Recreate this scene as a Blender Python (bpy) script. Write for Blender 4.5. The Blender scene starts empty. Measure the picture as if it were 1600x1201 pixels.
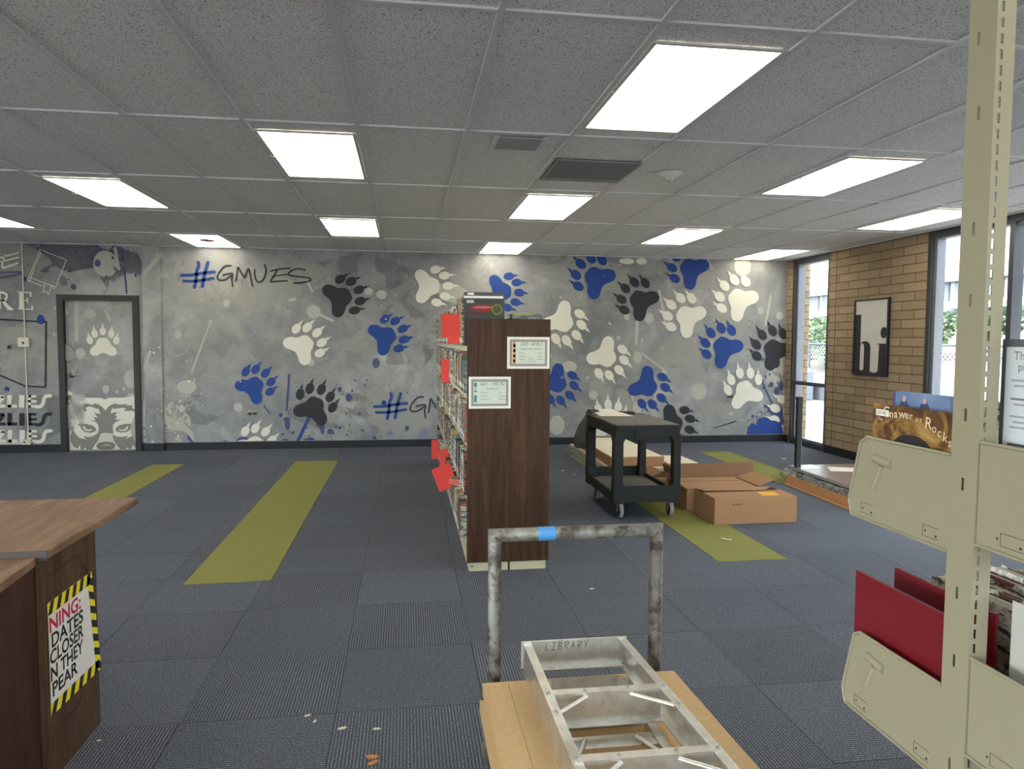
import bpy, math, random
from mathutils import Vector, Matrix, noise
from math import sin, cos, pi, radians
S = bpy.context.scene
COL = S.collection
# ---------------------------------------------------------------- camera, light, exposure
cam = bpy.data.objects.new('camera', bpy.data.cameras.new('camera'))
COL.objects.link(cam)
cam.data.sensor_width = 36.0
cam.data.lens = 1132.34 / 1600 * 36.0
cam.data.clip_start = 0.05
cam.data.clip_end = 200
_m = Matrix(((0.9895417, 0.00287581, -0.14421841), (-0.14412407, 0.06099377, -0.98767809), (0.00595605, 0.998134, 0.06077036)))
cam.matrix_world = Matrix.Translation((0, 0, 1.468)) @ _m.to_4x4()
S.camera = cam
S.view_settings.view_transform = 'Standard'
S.view_settings.look = 'None'
S.view_settings.gamma = 1.0
S.view_settings.use_curve_mapping = False
S.view_settings.exposure = 0.46
W = bpy.data.worlds.new('sky')
S.world = W
W.use_nodes = True
nt = W.node_tree
sky = nt.nodes.new('ShaderNodeTexSky')
sky.sky_type = 'NISHITA'
sky.sun_disc = False
sky.sun_elevation = radians(55)
sky.sun_rotation = radians(250)
bg = nt.nodes['Background']
bg.inputs['Strength'].default_value = 1.6
hz_ = nt.nodes.new('ShaderNodeHueSaturation'); hz_.inputs['Saturation'].default_value = 0.35
nt.links.new(sky.outputs[0], hz_.inputs['Color']); nt.links.new(hz_.outputs[0], bg.inputs[0])
sun = bpy.data.objects.new('sun', bpy.data.lights.new('sun', 'SUN'))
COL.objects.link(sun)
sun.data.energy = 4
sun.data.angle = radians(0.6)
sun.data.color = (1, .96, .9)
sun.rotation_euler = Vector((0.45, -0.2, -0.9)).to_track_quat('-Z', 'Y').to_euler()
LAMP = 6.0          # radiance of the fluorescent diffusers

# ---------------------------------------------------------------- materials
def lin(c):
    return tuple(((x / 255) / 12.92 if x / 255 <= .04045 else ((x / 255 + .055) / 1.055) ** 2.4) for x in c)
class NB:
    def __init__(s, name):
        s.m = bpy.data.materials.new(name); s.m.use_nodes = True
        s.t = s.m.node_tree; s.b = s.t.nodes['Principled BSDF']; s.out = s.t.nodes['Material Output']
    def n(s, typ, **k):
        x = s.t.nodes.new('ShaderNode' + typ)
        for a, v in k.items():
            if a.startswith('i_'): x.inputs[a[2:].replace('_', ' ')].default_value = v
            else: setattr(x, a, v)
        return x
    def l(s, a, b): s.t.links.new(a, b)
    def math(s, op, a, b=None, c=None):
        x = s.n('Math', operation=op)
        for i, v in enumerate((a, b, c)):
            if v is None: continue
            if isinstance(v, (int, float)): x.inputs[i].default_value = v
            else: s.l(v, x.inputs[i])
        return x.outputs[0]
    def mix(s, f, a, b, blend='MIX'):
        x = s.n('Mix', data_type='RGBA', blend_type=blend)
        for i, v in ((0, f), (6, a), (7, b)):
            if isinstance(v, (int, float)): x.inputs[i].default_value = v
            elif isinstance(v, tuple): x.inputs[i].default_value = (*v[:3], 1)
            else: s.l(v, x.inputs[i])
        return x.outputs[2]
    def co(s, scale=None, loc=None, rot=None, kind='Object'):
        c = s.n('TexCoord').outputs[kind]
        if scale or loc or rot:
            mp = s.n('Mapping'); s.l(c, mp.inputs[0])
            if loc: mp.inputs[1].default_value = loc
            if rot: mp.inputs[2].default_value = rot
            if scale: mp.inputs[3].default_value = scale
            c = mp.outputs[0]
        return c
    def noise(s, co, sc, det=3, rough=.55, dist=0):
        x = s.n('TexNoise'); x.inputs['Scale'].default_value = sc; x.inputs['Detail'].default_value = det
        x.inputs['Roughness'].default_value = rough; x.inputs['Distortion'].default_value = dist
        s.l(co, x.inputs['Vector']); return x.outputs['Fac']
    def ramp(s, f, stops, interp='LINEAR'):
        x = s.n('ValToRGB'); e = x.color_ramp.elements; x.color_ramp.interpolation = interp
        while len(e) < len(stops): e.new(.5)
        for q, (p, c) in zip(e, stops): q.position = p; q.color = (*c[:3], 1) if isinstance(c, tuple) else (c, c, c, 1)
        s.l(f, x.inputs[0]); return x.outputs[0]
    def bump(s, h, strength=.3, dist=.002):
        x = s.n('Bump'); x.inputs['Strength'].default_value = strength; x.inputs['Distance'].default_value = dist
        s.l(h, x.inputs['Height']); s.l(x.outputs[0], s.b.inputs['Normal'])
    def set(s, **k):
        for a, v in k.items():
            i = s.b.inputs[a.replace('_', ' ')]
            if isinstance(v, (int, float)): i.default_value = v
            elif isinstance(v, tuple): i.default_value = (*v[:3], 1)
            else: s.l(v, i)
        return s
MATS = {}
def mat(name, rgb, rough=.6, metal=0., var=.12, sc=12, bump=0., bsc=200, **k):
    """plain coloured surface with a little procedural variation"""
    if name in MATS: return MATS[name]
    b = NB(name); c = lin(rgb); co = b.co()
    f = b.noise(co, sc, 4)
    col = b.mix(f, tuple(x * (1 - var) for x in c), tuple(min(1, x * (1 + var)) for x in c))
    b.set(Base_Color=col, Roughness=rough, Metallic=metal, **k)
    if bump: b.bump(b.noise(co, bsc, 3), bump)
    MATS[name] = b.m; return b.m
def wood(name, dark, light, rough=.4, along='Z', sc=1.0, stretch=14):
    b = NB(name)
    s_ = {'X': (1, stretch, stretch), 'Y': (stretch, 1, stretch), 'Z': (stretch, stretch, 1)}[along]
    co = b.co(scale=tuple(v * sc for v in s_))
    n1 = b.noise(co, 1.6, 6, .6, .9); n2 = b.noise(co, 9, 4, .7)
    f = b.math('ADD', b.math('MULTIPLY', n1, .7), b.math('MULTIPLY', n2, .35))
    col = b.ramp(f, [(.32, lin(dark)), (.52, lin(tuple((a + c) / 2 for a, c in zip(dark, light)))), (.72, lin(light))])
    b.set(Base_Color=col, Roughness=rough + .12, Specular_IOR_Level=.22); b.bump(f, .12, .001)
    MATS[name] = b.m; return b.m

# ---------------------------------------------------------------- mesh building
class MB:
    def __init__(s): s.v = []; s.f = []; s.k = []; s.m = []; s.sm = []
    def mi(s, m):
        if m not in s.m: s.m.append(m)
        return s.m.index(m)
    def add(s, vs, fs, m, smooth=False, M=None):
        o = len(s.v); i = s.mi(m)
        s.v += [(M @ Vector(p)) if M is not None else Vector(p) for p in vs]
        for f in fs: s.f.append(tuple(a + o for a in f)); s.k.append(i); s.sm.append(smooth)
        return s
    def box(s, x0, x1, y0, y1, z0, z1, m, M=None):
        vs = [(x, y, z) for z in (z0, z1) for y in (y0, y1) for x in (x0, x1)]
        return s.add(vs, [(0, 2, 3, 1), (4, 5, 7, 6), (0, 1, 5, 4), (2, 6, 7, 3), (0, 4, 6, 2), (1, 3, 7, 5)], m, False, M)
    def hexa(s, bot, top, m):          # bottom / top quads given counter-clockwise from above
        return s.add(list(bot) + list(top), [(3, 2, 1, 0), (4, 5, 6, 7)] + [(i, (i + 1) % 4, 4 + (i + 1) % 4, 4 + i) for i in range(4)], m)
    def prism(s, poly, axis, lo, hi, m, smooth=False, M=None):
        P = {'X': lambda a, b, t: (t, a, b), 'Y': lambda a, b, t: (a, t, b), 'Z': lambda a, b, t: (a, b, t)}[axis]
        n = len(poly); vs = [P(a, b, lo) for a, b in poly] + [P(a, b, hi) for a, b in poly]
        s.add(vs, [tuple(range(n - 1, -1, -1)), tuple(range(n, 2 * n))], m, False, M)
        return s.add(vs, [(i, (i + 1) % n, n + (i + 1) % n, n + i) for i in range(n)], m, smooth, M)
    def sheet(s, pts, m, M=None): return s.add(pts, [tuple(range(len(pts)))], m, False, M)
    def tube(s, path, r, m, n=12, cap=True, r2=None, smooth=True):
        path = [Vector(p) for p in path]; k = len(path)
        dirs = [(path[i + 1] - path[i]).normalized() for i in range(k - 1)]
        ref = Vector((0, 0, 1)) if abs(dirs[0].z) < .9 else Vector((0, 1, 0))
        u = dirs[0].cross(ref).normalized(); w = dirs[0].cross(u).normalized(); rings = []
        ring = [path[0] + r * (u * cos(2 * pi * j / n) + w * sin(2 * pi * j / n)) for j in range(n)]
        rings.append(ring)
        for i in range(1, k):
            d = dirs[i - 1]; nn = (d + dirs[i]).normalized() if i < k - 1 else d
            ring = [q + d * ((path[i] - q).dot(nn) / d.dot(nn)) for q in ring]
            rings.append(ring)
        if r2 is not None and k == 2: rings[1] = [path[1] + (q - path[1]) * (r2 / r) for q in rings[1]]
        vs = [q for R_ in rings for q in R_]
        s.add(vs, [(a * n + j, (a + 1) * n + j, (a + 1) * n + (j + 1) % n, a * n + (j + 1) % n) for a in range(k - 1) for j in range(n)], m, smooth)
        if cap: s.add(rings[0], [tuple(range(n))], m); s.add(rings[-1], [tuple(range(n - 1, -1, -1))], m)
        return s
    def lathe(s, prof, c, m, n=20, axis='Z'):
        vs = []
        for r, h in prof:
            for j in range(n):
                a = 2 * pi * j / n; x, y_ = r * cos(a), r * sin(a)
                vs.append({'Z': (c[0] + x, c[1] + y_, c[2] + h), 'X': (c[0] + h, c[1] + x, c[2] + y_), 'Y': (c[0] + x, c[1] + h, c[2] + y_)}[axis])
        k = len(prof)
        return s.add(vs, [(a * n + j, a * n + (j + 1) % n, (a + 1) * n + (j + 1) % n, (a + 1) * n + j) for a in range(k - 1) for j in range(n)], m, True)
    def ribbon(s, pts, w, P, m, caps=True):
        """brush stroke of width w along 2-D points, P maps 2-D to 3-D"""
        pts = [Vector(p) for p in pts]
        if len(pts) > 2: pts = smooth2(pts)
        L = []; R_ = []
        for i, p in enumerate(pts):
            a = pts[max(0, i - 1)]; b = pts[min(len(pts) - 1, i + 1)]
            d = (b - a); d = d.normalized() if d.length > 0 else Vector((1, 0)); nn = Vector((-d.y, d.x)) * w / 2
            L.append(p + nn); R_.append(p - nn)
        def fan(p, d0):
            return [p + Vector((cos(d0 + t * pi / 6), sin(d0 + t * pi / 6))) * w / 2 for t in range(1, 6)]
        d = pts[-1] - pts[-2]; e = fan(pts[-1], math.atan2(d.y, d.x) - pi / 2)
        d = pts[0] - pts[1]; b_ = fan(pts[0], math.atan2(d.y, d.x) - pi / 2)
        n = len(pts)
        s.add([P(q) for q in L + R_], [(i, i + 1, n + i + 1, n + i) for i in range(n - 1)], m)
        if not caps: return s
        s.add([P(q) for q in [R_[-1]] + e + [L[-1]]], [tuple(range(7))], m)
        s.add([P(q) for q in [L[0]] + b_ + [R_[0]]], [tuple(range(7))], m)
        return s
    def text(s, body, size, M, m, shear=0., bold=0., align='LEFT', sx=1.):
        cu = bpy.data.curves.new('t', 'FONT'); cu.body = body; cu.size = size; cu.shear = shear; cu.offset = bold; cu.align_x = align; cu.resolution_u = 3
        o = bpy.data.objects.new('t', cu); me = bpy.data.meshes.new_from_object(o)
        s.add([(v.co.x * sx, v.co.y, 0) for v in me.vertices], [tuple(p.vertices) for p in me.polygons], m, False, M)
        bpy.data.objects.remove(o); bpy.data.curves.remove(cu); bpy.data.meshes.remove(me); return s
    def build(s, name, parent=None, bevel=0, seg=2, kind=None):
        root = parent
        while root is not None and root.parent is not None: root = root.parent
        off = root.location if root is not None else Vector((0, 0, 0))
        me = bpy.data.meshes.new(name); me.from_pydata([tuple(v - off) for v in s.v], [], s.f)
        for m in s.m: me.materials.append(m)
        me.polygons.foreach_set('material_index', s.k); me.polygons.foreach_set('use_smooth', s.sm); me.update()
        o = bpy.data.objects.new(name, me); COL.objects.link(o)
        if parent is not None: o.parent = parent
        if bevel:
            b = o.modifiers.new('bevel', 'BEVEL'); b.width = bevel; b.segments = seg; b.limit_method = 'ANGLE'
        if kind: o['kind'] = kind
        return o
def smooth2(p, n=5):
    out = []
    for i in range(len(p) - 1):
        a, b, c, d = p[max(0, i - 1)], p[i], p[i + 1], p[min(len(p) - 1, i + 2)]
        for t in range(n):
            t /= n; out.append(.5 * (2 * b + (c - a) * t + (2 * a - 5 * b + 4 * c - d) * t * t + (3 * b - a - 3 * c + d) * t ** 3))
    out.append(p[-1]); return out
def closed(p, n=5):
    p = [Vector(q) for q in p]; out = []; k = len(p)
    for i in range(k):
        a, b, c, d = p[i - 1], p[i], p[(i + 1) % k], p[(i + 2) % k]
        for t in range(n):
            t /= n; out.append(.5 * (2 * b + (c - a) * t + (2 * a - 5 * b + 4 * c - d) * t * t + (3 * b - a - 3 * c + d) * t ** 3))
    return out
def rrect(x0, x1, y0, y1, r, n=4):
    out = []
    for cx, cy, a0 in ((x1 - r, y1 - r, 0), (x0 + r, y1 - r, 90), (x0 + r, y0 + r, 180), (x1 - r, y0 + r, 270)):
        for i in range(n + 1):
            a = radians(a0 + 90 * i / n); out.append((cx + r * cos(a), cy + r * sin(a)))
    return out
def tag(o, label, cat, group=None, kind=None):
    o['label'] = label; o['category'] = cat
    if group: o['group'] = group
    if kind: o['kind'] = kind
    return o
def thing(name, label, cat, loc, group=None):
    o = bpy.data.objects.new(name, None); COL.objects.link(o); o.location = loc; o.empty_display_size = .1
    return tag(o, label, cat, group)
def copy_tree(o, loc, label):
    def rec(q, par):
        c = q.copy(); COL.objects.link(c); c.parent = par
        for ch in q.children: rec(ch, c)
        return c
    c = rec(o, None); c.location = loc; c['label'] = label; return c
def solo(mb, name, label, cat, group=None, kind=None, bevel=0, loc=None):
    """a thing that is a single mesh, origin at the bottom centre of its box"""
    lo = [min(v[i] for v in mb.v) for i in range(3)]; hi = [max(v[i] for v in mb.v) for i in range(3)]
    off = Vector(((lo[0] + hi[0]) / 2, (lo[1] + hi[1]) / 2, lo[2])); mb.v = [v - off for v in mb.v]
    o = mb.build(name, None, bevel); o.location = off
    return tag(o, label, cat, group, kind)
# ---- mural art: positions in metres on the wall (x, z), directions in degrees
PAWS=[(-2.01,0.833,49,0.23,'b'),(-1.369,1.379,43,0.249,'w'),(-0.871,2.024,24,0.256,'k'),(-0.281,1.506,25,0.247,'b'),(0.306,2.197,2,0.252,'w'),(-1.237,0.546,67,0.26,'k'),(-2.014,0.037,52,0.238,'w'),(1.3,2.144,-3,0.243,'b'),(2.089,0.883,-43,0.258,'b'),(2.167,1.746,-44,0.276,'w'),(2.799,1.254,-45,0.273,'w'),(3.411,0.829,-38,0.275,'b'),(2.642,2.344,138,0.285,'b'),(3.299,2.034,142,0.276,'k'),(4.039,2.497,143,0.278,'b'),(4.001,1.815,144,0.288,'w'),(4.785,2.068,138,0.297,'w'),(4.571,1.375,133,0.289,'b'),(5.352,1.34,130,0.29,'k'),(4.914,0.735,108,0.28,'w'),(3.806,0.284,-20,0.272,'k'),(5.669,0.388,160,0.286,'w'),(2.869,0.285,95,0.266,'w')]
ELL=[(-2.333,1.928,0.041,0.045,0,'l'),(-2.878,1.722,0.028,0.036,0,'l'),(-2.946,1.513,0.047,0.047,0,'l'),(-2.21,0.561,0.057,0.057,0,'l'),(-2.849,0.836,0.12,0.088,0,'l'),(-2.918,0.55,0.04,0.047,0,'l'),(-0.33,2.075,0.068,0.06,0,'l'),(-0.5,2.116,0.06,0.051,0,'l'),(-1.223,1.832,0.091,0.091,0,'l'),(-1.264,1.157,0.05,0.05,0,'l'),(-1.494,1.99,0.057,0.025,10,'l'),(4.204,0.738,0.118,0.118,0,'l'),(3.27,1.237,0.067,0.086,0,'l'),(3.432,1.795,0.067,0.076,0,'l'),(2.28,1.099,0.102,0.084,0,'l'),(2.629,0.699,0.065,0.065,0,'l'),(3.666,0.99,0.048,0.068,0,'l'),(3.283,0.521,0.076,0.086,0,'l'),(2.983,1.509,0.028,0.033,0,'l'),(2.542,0.945,0.023,0.023,0,'l'),(2.104,0.275,0.112,0.139,0,'l'),(5.12,1.924,0.045,0.054,0,'l'),(5.422,1.853,0.06,0.06,0,'l'),(4.825,2.558,0.129,0.149,0,'l'),(3.1,1.819,0.042,0.056,20,'l'),(4.704,0.416,0.03,0.03,0,'l'),(4.93,2.339,0.03,0.05,0,'l'),(-1.588,0.393,0.042,0.033,0,'n'),(-1.581,0.324,0.033,0.066,0,'n'),(-0.89,0.795,0.03,0.034,0,'n'),(-0.772,0.681,0.042,0.055,0,'n'),(-1.021,0.222,0.042,0.038,0,'n'),(-1.13,0.276,0.038,0.038,0,'n'),(-1.18,0.311,0.025,0.025,0,'n'),(-1.122,0.224,0.025,0.042,0,'n'),(-1.662,0.454,0.025,0.033,0,'n'),(-1.283,0.095,0.067,0.05,0,'b'),(-1.609,0.091,0.058,0.041,0,'n'),(-2.38,0.085,0.049,0.04,0,'n'),(-2.152,0.116,0.082,0.049,0,'n'),(-0.407,1.15,0.047,0.068,0,'n2'),(-0.303,0.609,0.034,0.034,0,'b'),(0.007,0.254,0.026,0.035,0,'n'),(-0.503,0.128,0.034,0.043,0,'v'),(-0.434,0.127,0.026,0.026,0,'n'),(-0.236,0.186,0.052,0.035,30,'v'),(0.225,0.189,0.044,0.088,-30,'v'),(-0.629,0.462,0.021,0.021,0,'n'),(-0.894,0.273,0.021,0.021,0,'n'),(0.017,0.747,0.013,0.013,0,'n'),(5.039,0.176,0.045,0.081,0,'b'),(3.088,2.594,0.112,0.042,0,'w'),(3.304,2.599,0.075,0.047,0,'w'),(4.678,0.661,0.059,0.012,0,'k'),(5.044,0.375,0.025,0.025,0,'n'),(5.169,0.894,0.03,0.035,0,'n'),(5.321,0.846,0.03,0.04,0,'n'),(5.405,0.742,0.04,0.061,0,'n'),(5.27,0.525,0.061,0.035,0,'n'),(5.473,0.818,0.04,0.071,0,'n'),(5.292,1.167,0.06,0.05,0,'k'),(5.382,1.158,0.05,0.03,0,'k'),(-4.192,2.115,0.03,0.034,0,'n'),(-4.767,2.202,0.03,0.038,0,'b'),(-4.589,1.697,0.045,0.06,0,'b'),(-4.436,1.511,0.023,0.026,0,'l'),(-3.895,2.42,0.038,0.046,0,'n2'),(-3.622,2.589,0.031,0.046,0,'n2'),(-3.803,2.414,0.146,0.169,0,'l'),(-4.311,2.186,0.046,0.068,20,'d'),(-3.596,2.418,0.031,0.023,0,'d'),(-3.897,2.631,0.023,0.023,0,'n'),(-4.011,2.612,0.023,0.019,0,'n'),(-4.079,2.618,0.011,0.015,0,'n'),(-4.105,2.489,0.014,0.011,0,'n'),(-3.947,2.468,0.012,0.015,0,'n'),(-4.419,1.844,0.019,0.023,0,'l'),(-0.979,0.195,0.013,0.022,34,'n'),(-0.947,0.287,0.014,0.021,-29,'n'),(-0.951,0.125,0.006,0.007,-29,'n'),(-1.242,0.476,0.007,0.01,-8,'n'),(-1.356,0.124,0.013,0.011,42,'n'),(-1.579,0.256,0.009,0.008,51,'n'),(-1.652,0.19,0.015,0.013,-39,'n'),(-1.345,0.104,0.011,0.015,-34,'n'),(-1.462,0.103,0.007,0.011,-11,'n'),(-1.332,0.364,0.006,0.005,-52,'n'),(-1.298,0.166,0.011,0.014,30,'n'),(-1.289,0.386,0.014,0.016,-20,'n'),(-1.456,0.317,0.006,0.006,60,'n'),(-1.632,0.2,0.014,0.01,40,'n'),(-1.201,0.356,0.014,0.016,30,'n'),(-1.463,0.109,0.007,0.01,58,'n'),(-0.762,0.314,0.01,0.016,-28,'n'),(-0.809,0.469,0.013,0.019,50,'n'),(-1.335,0.333,0.016,0.014,5,'n'),(-0.993,0.118,0.008,0.013,9,'n'),(-1.557,0.226,0.008,0.012,20,'n'),(-1.496,0.224,0.016,0.014,-54,'n'),(-1.569,0.263,0.015,0.011,34,'n'),(-1.012,0.158,0.01,0.011,-53,'n'),(-0.585,0.235,0.014,0.014,-34,'n'),(-1.516,0.206,0.015,0.02,40,'n'),(-1.206,0.446,0.009,0.007,-7,'n'),(-1.337,0.324,0.016,0.025,6,'n'),(-1.164,0.307,0.013,0.015,-23,'n'),(-1.148,0.127,0.006,0.009,8,'n'),(-0.607,0.24,0.01,0.011,-49,'n'),(-1.122,0.295,0.011,0.013,-52,'n'),(-0.8,0.178,0.012,0.017,37,'n'),(-1.325,0.278,0.012,0.018,-27,'n'),(-0.664,0.663,0.008,0.013,23,'n'),(-1.04,0.589,0.01,0.014,-19,'n'),(-0.726,0.773,0.014,0.019,42,'n'),(-0.925,0.863,0.008,0.014,-8,'n'),(-0.931,0.592,0.014,0.02,-14,'n'),(-0.544,0.745,0.01,0.009,47,'n'),(-0.924,0.587,0.008,0.006,25,'n'),(-0.687,0.911,0.013,0.017,25,'n'),(-0.556,0.849,0.011,0.017,-26,'n'),(-0.693,0.98,0.006,0.007,23,'n'),(-1.038,0.633,0.006,0.009,0,'n'),(-0.528,0.914,0.015,0.012,-37,'n'),(-0.846,0.732,0.009,0.01,24,'n'),(-0.764,0.712,0.007,0.011,-60,'n'),(5.23,0.414,0.014,0.022,28,'n'),(5.419,0.906,0.005,0.006,-48,'n'),(5.196,0.789,0.015,0.015,-15,'n'),(5.415,0.868,0.014,0.018,-13,'n'),(5.26,1.091,0.009,0.01,-35,'n'),(5.483,0.706,0.008,0.013,-60,'n'),(5.228,0.947,0.015,0.018,-19,'n'),(5.347,0.465,0.009,0.01,-32,'n'),(5.279,0.817,0.013,0.014,49,'n'),(5.46,0.717,0.007,0.012,3,'n'),(5.166,1.207,0.015,0.015,58,'n'),(5.192,0.819,0.006,0.008,-4,'n'),(5.164,1.189,0.006,0.007,1,'n'),(5.29,0.991,0.015,0.022,-29,'n'),(5.287,0.506,0.013,0.012,3,'n'),(5.327,0.821,0.012,0.015,35,'n'),(5.437,1.21,0.006,0.006,30,'n'),(5.208,0.972,0.01,0.012,-14,'n'),(5.367,0.532,0.006,0.004,10,'n'),(5.274,0.444,0.015,0.018,-59,'n'),(5.26,0.537,0.011,0.016,20,'n'),(5.354,0.493,0.014,0.016,27,'n'),(5.423,1.057,0.008,0.012,-52,'n'),(5.187,1.221,0.013,0.017,22,'n'),(5.412,0.448,0.006,0.007,10,'n'),(5.459,0.394,0.011,0.012,9,'n'),(5.403,1.166,0.007,0.011,41,'n'),(5.109,0.424,0.008,0.009,-52,'n'),(5.499,0.627,0.005,0.008,-32,'n'),(5.339,0.523,0.006,0.009,-23,'n'),(5.368,0.852,0.006,0.006,42,'n'),(5.143,0.696,0.005,0.004,-12,'n'),(5.381,0.986,0.011,0.009,-9,'n'),(5.433,1.11,0.009,0.009,16,'n'),(5.105,0.369,0.012,0.019,-43,'n'),(5.177,0.426,0.012,0.014,56,'n'),(5.266,0.311,0.007,0.005,-30,'n'),(5.026,0.257,0.01,0.009,-30,'n'),(5.238,0.339,0.009,0.007,-58,'n'),(5.161,0.445,0.012,0.01,-45,'n'),(5.112,0.34,0.009,0.01,-19,'n'),(4.973,0.32,0.011,0.011,48,'n'),(4.991,0.2,0.012,0.011,-46,'n'),(4.968,0.212,0.01,0.009,29,'n'),(5.153,0.368,0.007,0.007,18,'n'),(5.185,0.242,0.009,0.012,-15,'n'),(-2.974,0.359,0.009,0.013,6,'w'),(-3.29,0.124,0.006,0.006,-52,'w'),(-3.232,1.329,0.006,0.005,53,'w'),(-2.823,0.539,0.008,0.009,-22,'w'),(-2.846,0.592,0.009,0.01,-48,'w'),(-3.201,0.552,0.005,0.008,51,'w'),(-2.839,1.181,0.007,0.007,-40,'w'),(-2.919,0.526,0.005,0.008,-16,'w'),(-2.822,0.908,0.013,0.019,26,'w'),(-3.073,0.304,0.006,0.009,-19,'w'),(-3.152,0.525,0.011,0.01,-35,'w'),(-2.934,0.649,0.011,0.014,56,'w'),(-2.797,0.914,0.007,0.009,-24,'w'),(-3.274,0.123,0.009,0.013,-38,'w'),(-2.965,0.186,0.011,0.012,-26,'w'),(-3.278,1.294,0.012,0.013,-55,'w'),(-3.287,0.323,0.013,0.016,60,'w'),(-3.234,1.282,0.013,0.016,59,'w'),(-3.061,0.514,0.011,0.013,40,'w'),(-3.256,1.052,0.008,0.008,-54,'w'),(-2.862,0.173,0.006,0.009,21,'w'),(-3.091,0.705,0.005,0.005,-47,'w'),(-3.264,0.134,0.006,0.005,33,'w'),(-3.172,1.349,0.01,0.011,13,'w'),(-2.906,0.715,0.006,0.004,36,'w'),(-3.137,0.809,0.012,0.011,-46,'w'),(-2.657,0.589,0.012,0.012,-9,'l'),(-2.483,0.917,0.005,0.005,-50,'l'),(-2.022,0.128,0.011,0.011,3,'l'),(-2.105,0.992,0.006,0.006,-13,'l'),(-1.924,0.97,0.012,0.013,38,'l'),(-2.259,0.198,0.011,0.016,13,'l'),(-2.756,0.905,0.011,0.016,-58,'l'),(-2.088,0.38,0.007,0.011,-12,'l'),(-2.244,0.737,0.007,0.006,3,'l'),(-2.133,0.77,0.005,0.007,11,'l'),(-2.756,0.925,0.014,0.021,-5,'l'),(-1.962,0.144,0.01,0.01,-6,'l'),(-2.664,0.851,0.008,0.007,19,'l'),(-1.991,0.355,0.005,0.007,-39,'l'),(-2.175,0.903,0.012,0.013,-6,'l'),(-2.673,0.743,0.013,0.015,-5,'l'),(-2.617,0.992,0.011,0.009,0,'l'),(-1.849,0.477,0.005,0.008,-7,'l'),(-2.122,0.843,0.004,0.007,-30,'l'),(-2.331,0.213,0.008,0.008,-25,'l'),(-3.63,2.485,0.01,0.015,40,'n'),(-4.315,2.449,0.007,0.012,47,'n'),(-3.524,2.589,0.01,0.011,-42,'n'),(-3.62,2.406,0.005,0.004,-48,'n'),(-3.711,2.492,0.015,0.022,36,'n'),(-4.222,2.312,0.014,0.019,42,'n'),(-4.369,2.307,0.006,0.007,19,'n'),(-4.381,2.432,0.008,0.006,-21,'n'),(-3.997,2.393,0.011,0.015,-3,'n'),(-3.443,2.271,0.015,0.021,25,'n'),(-4.522,2.53,0.009,0.015,-58,'n'),(-3.801,2.389,0.008,0.006,-49,'n'),(-3.69,2.353,0.014,0.023,-8,'n'),(-4.245,2.208,0.008,0.011,-51,'n'),(-4.548,2.554,0.015,0.015,-16,'n'),(-3.795,2.255,0.013,0.017,-34,'n'),(-4.028,2.565,0.006,0.006,40,'n'),(-3.96,2.44,0.004,0.005,-38,'n'),(-3.717,2.388,0.007,0.009,-19,'n'),(-4.142,2.555,0.012,0.015,31,'n'),(-3.435,2.512,0.006,0.006,42,'n'),(-4.287,2.337,0.015,0.013,20,'n'),(4.077,2.344,0.014,0.018,20,'l'),(4.917,1.393,0.015,0.017,-6,'l'),(4.226,1.781,0.008,0.009,-50,'l'),(4.476,1.268,0.007,0.005,-46,'l'),(3.862,1.834,0.013,0.015,-19,'l'),(4.444,1.713,0.015,0.021,-53,'l'),(5.13,2.429,0.012,0.009,-36,'l'),(4.948,1.72,0.018,0.017,29,'l'),(4.49,1.503,0.017,0.012,26,'l'),(3.584,2.461,0.007,0.009,-47,'l'),(4.399,1.997,0.009,0.014,-37,'l'),(4.687,1.328,0.019,0.025,51,'l'),(3.483,2.445,0.005,0.005,-13,'l'),(3.636,1.37,0.019,0.028,-29,'l'),(4.069,1.852,0.01,0.008,16,'l'),(5.149,2.436,0.004,0.005,-17,'l'),(5.113,2.519,0.016,0.022,-23,'l'),(3.334,1.48,0.019,0.028,-35,'l'),(0.07,2.269,0.008,0.01,29,'l'),(-0.047,2.52,0.006,0.006,60,'l'),(0.015,2.15,0.005,0.006,-30,'l'),(-0.429,1.971,0.006,0.011,10,'l'),(-0.272,1.744,0.012,0.013,59,'l'),(-0.448,2.2,0.006,0.005,44,'l'),(-0.048,2.285,0.005,0.004,-2,'l'),(0.099,1.849,0.005,0.009,-36,'l'),(0.113,2.218,0.011,0.008,-25,'l'),(-0.178,1.871,0.011,0.008,-40,'l'),(-0.336,1.922,0.01,0.013,55,'l'),(-0.129,2.063,0.012,0.011,-7,'l'),(2.852,1.716,0.016,0.024,57,'l'),(2.984,2.544,0.015,0.013,-17,'l'),(2.169,0.949,0.01,0.017,-13,'l'),(2.237,1.694,0.008,0.009,-24,'l'),(2.005,1.255,0.015,0.021,-51,'l'),(2.079,1.775,0.016,0.026,-35,'l'),(2.725,1.019,0.011,0.011,-2,'l'),(2.144,2.073,0.017,0.027,-57,'l'),(2.022,0.884,0.006,0.005,23,'l'),(2.418,0.961,0.006,0.008,54,'l'),(2.767,2.384,0.006,0.008,-13,'l'),(2.344,0.687,0.012,0.013,51,'l'),(2.267,1.39,0.008,0.01,33,'l'),(2.419,2.075,0.013,0.01,-59,'l'),(2.854,1.705,0.011,0.014,41,'l'),(2.345,0.9,0.008,0.011,53,'l')]
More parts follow.
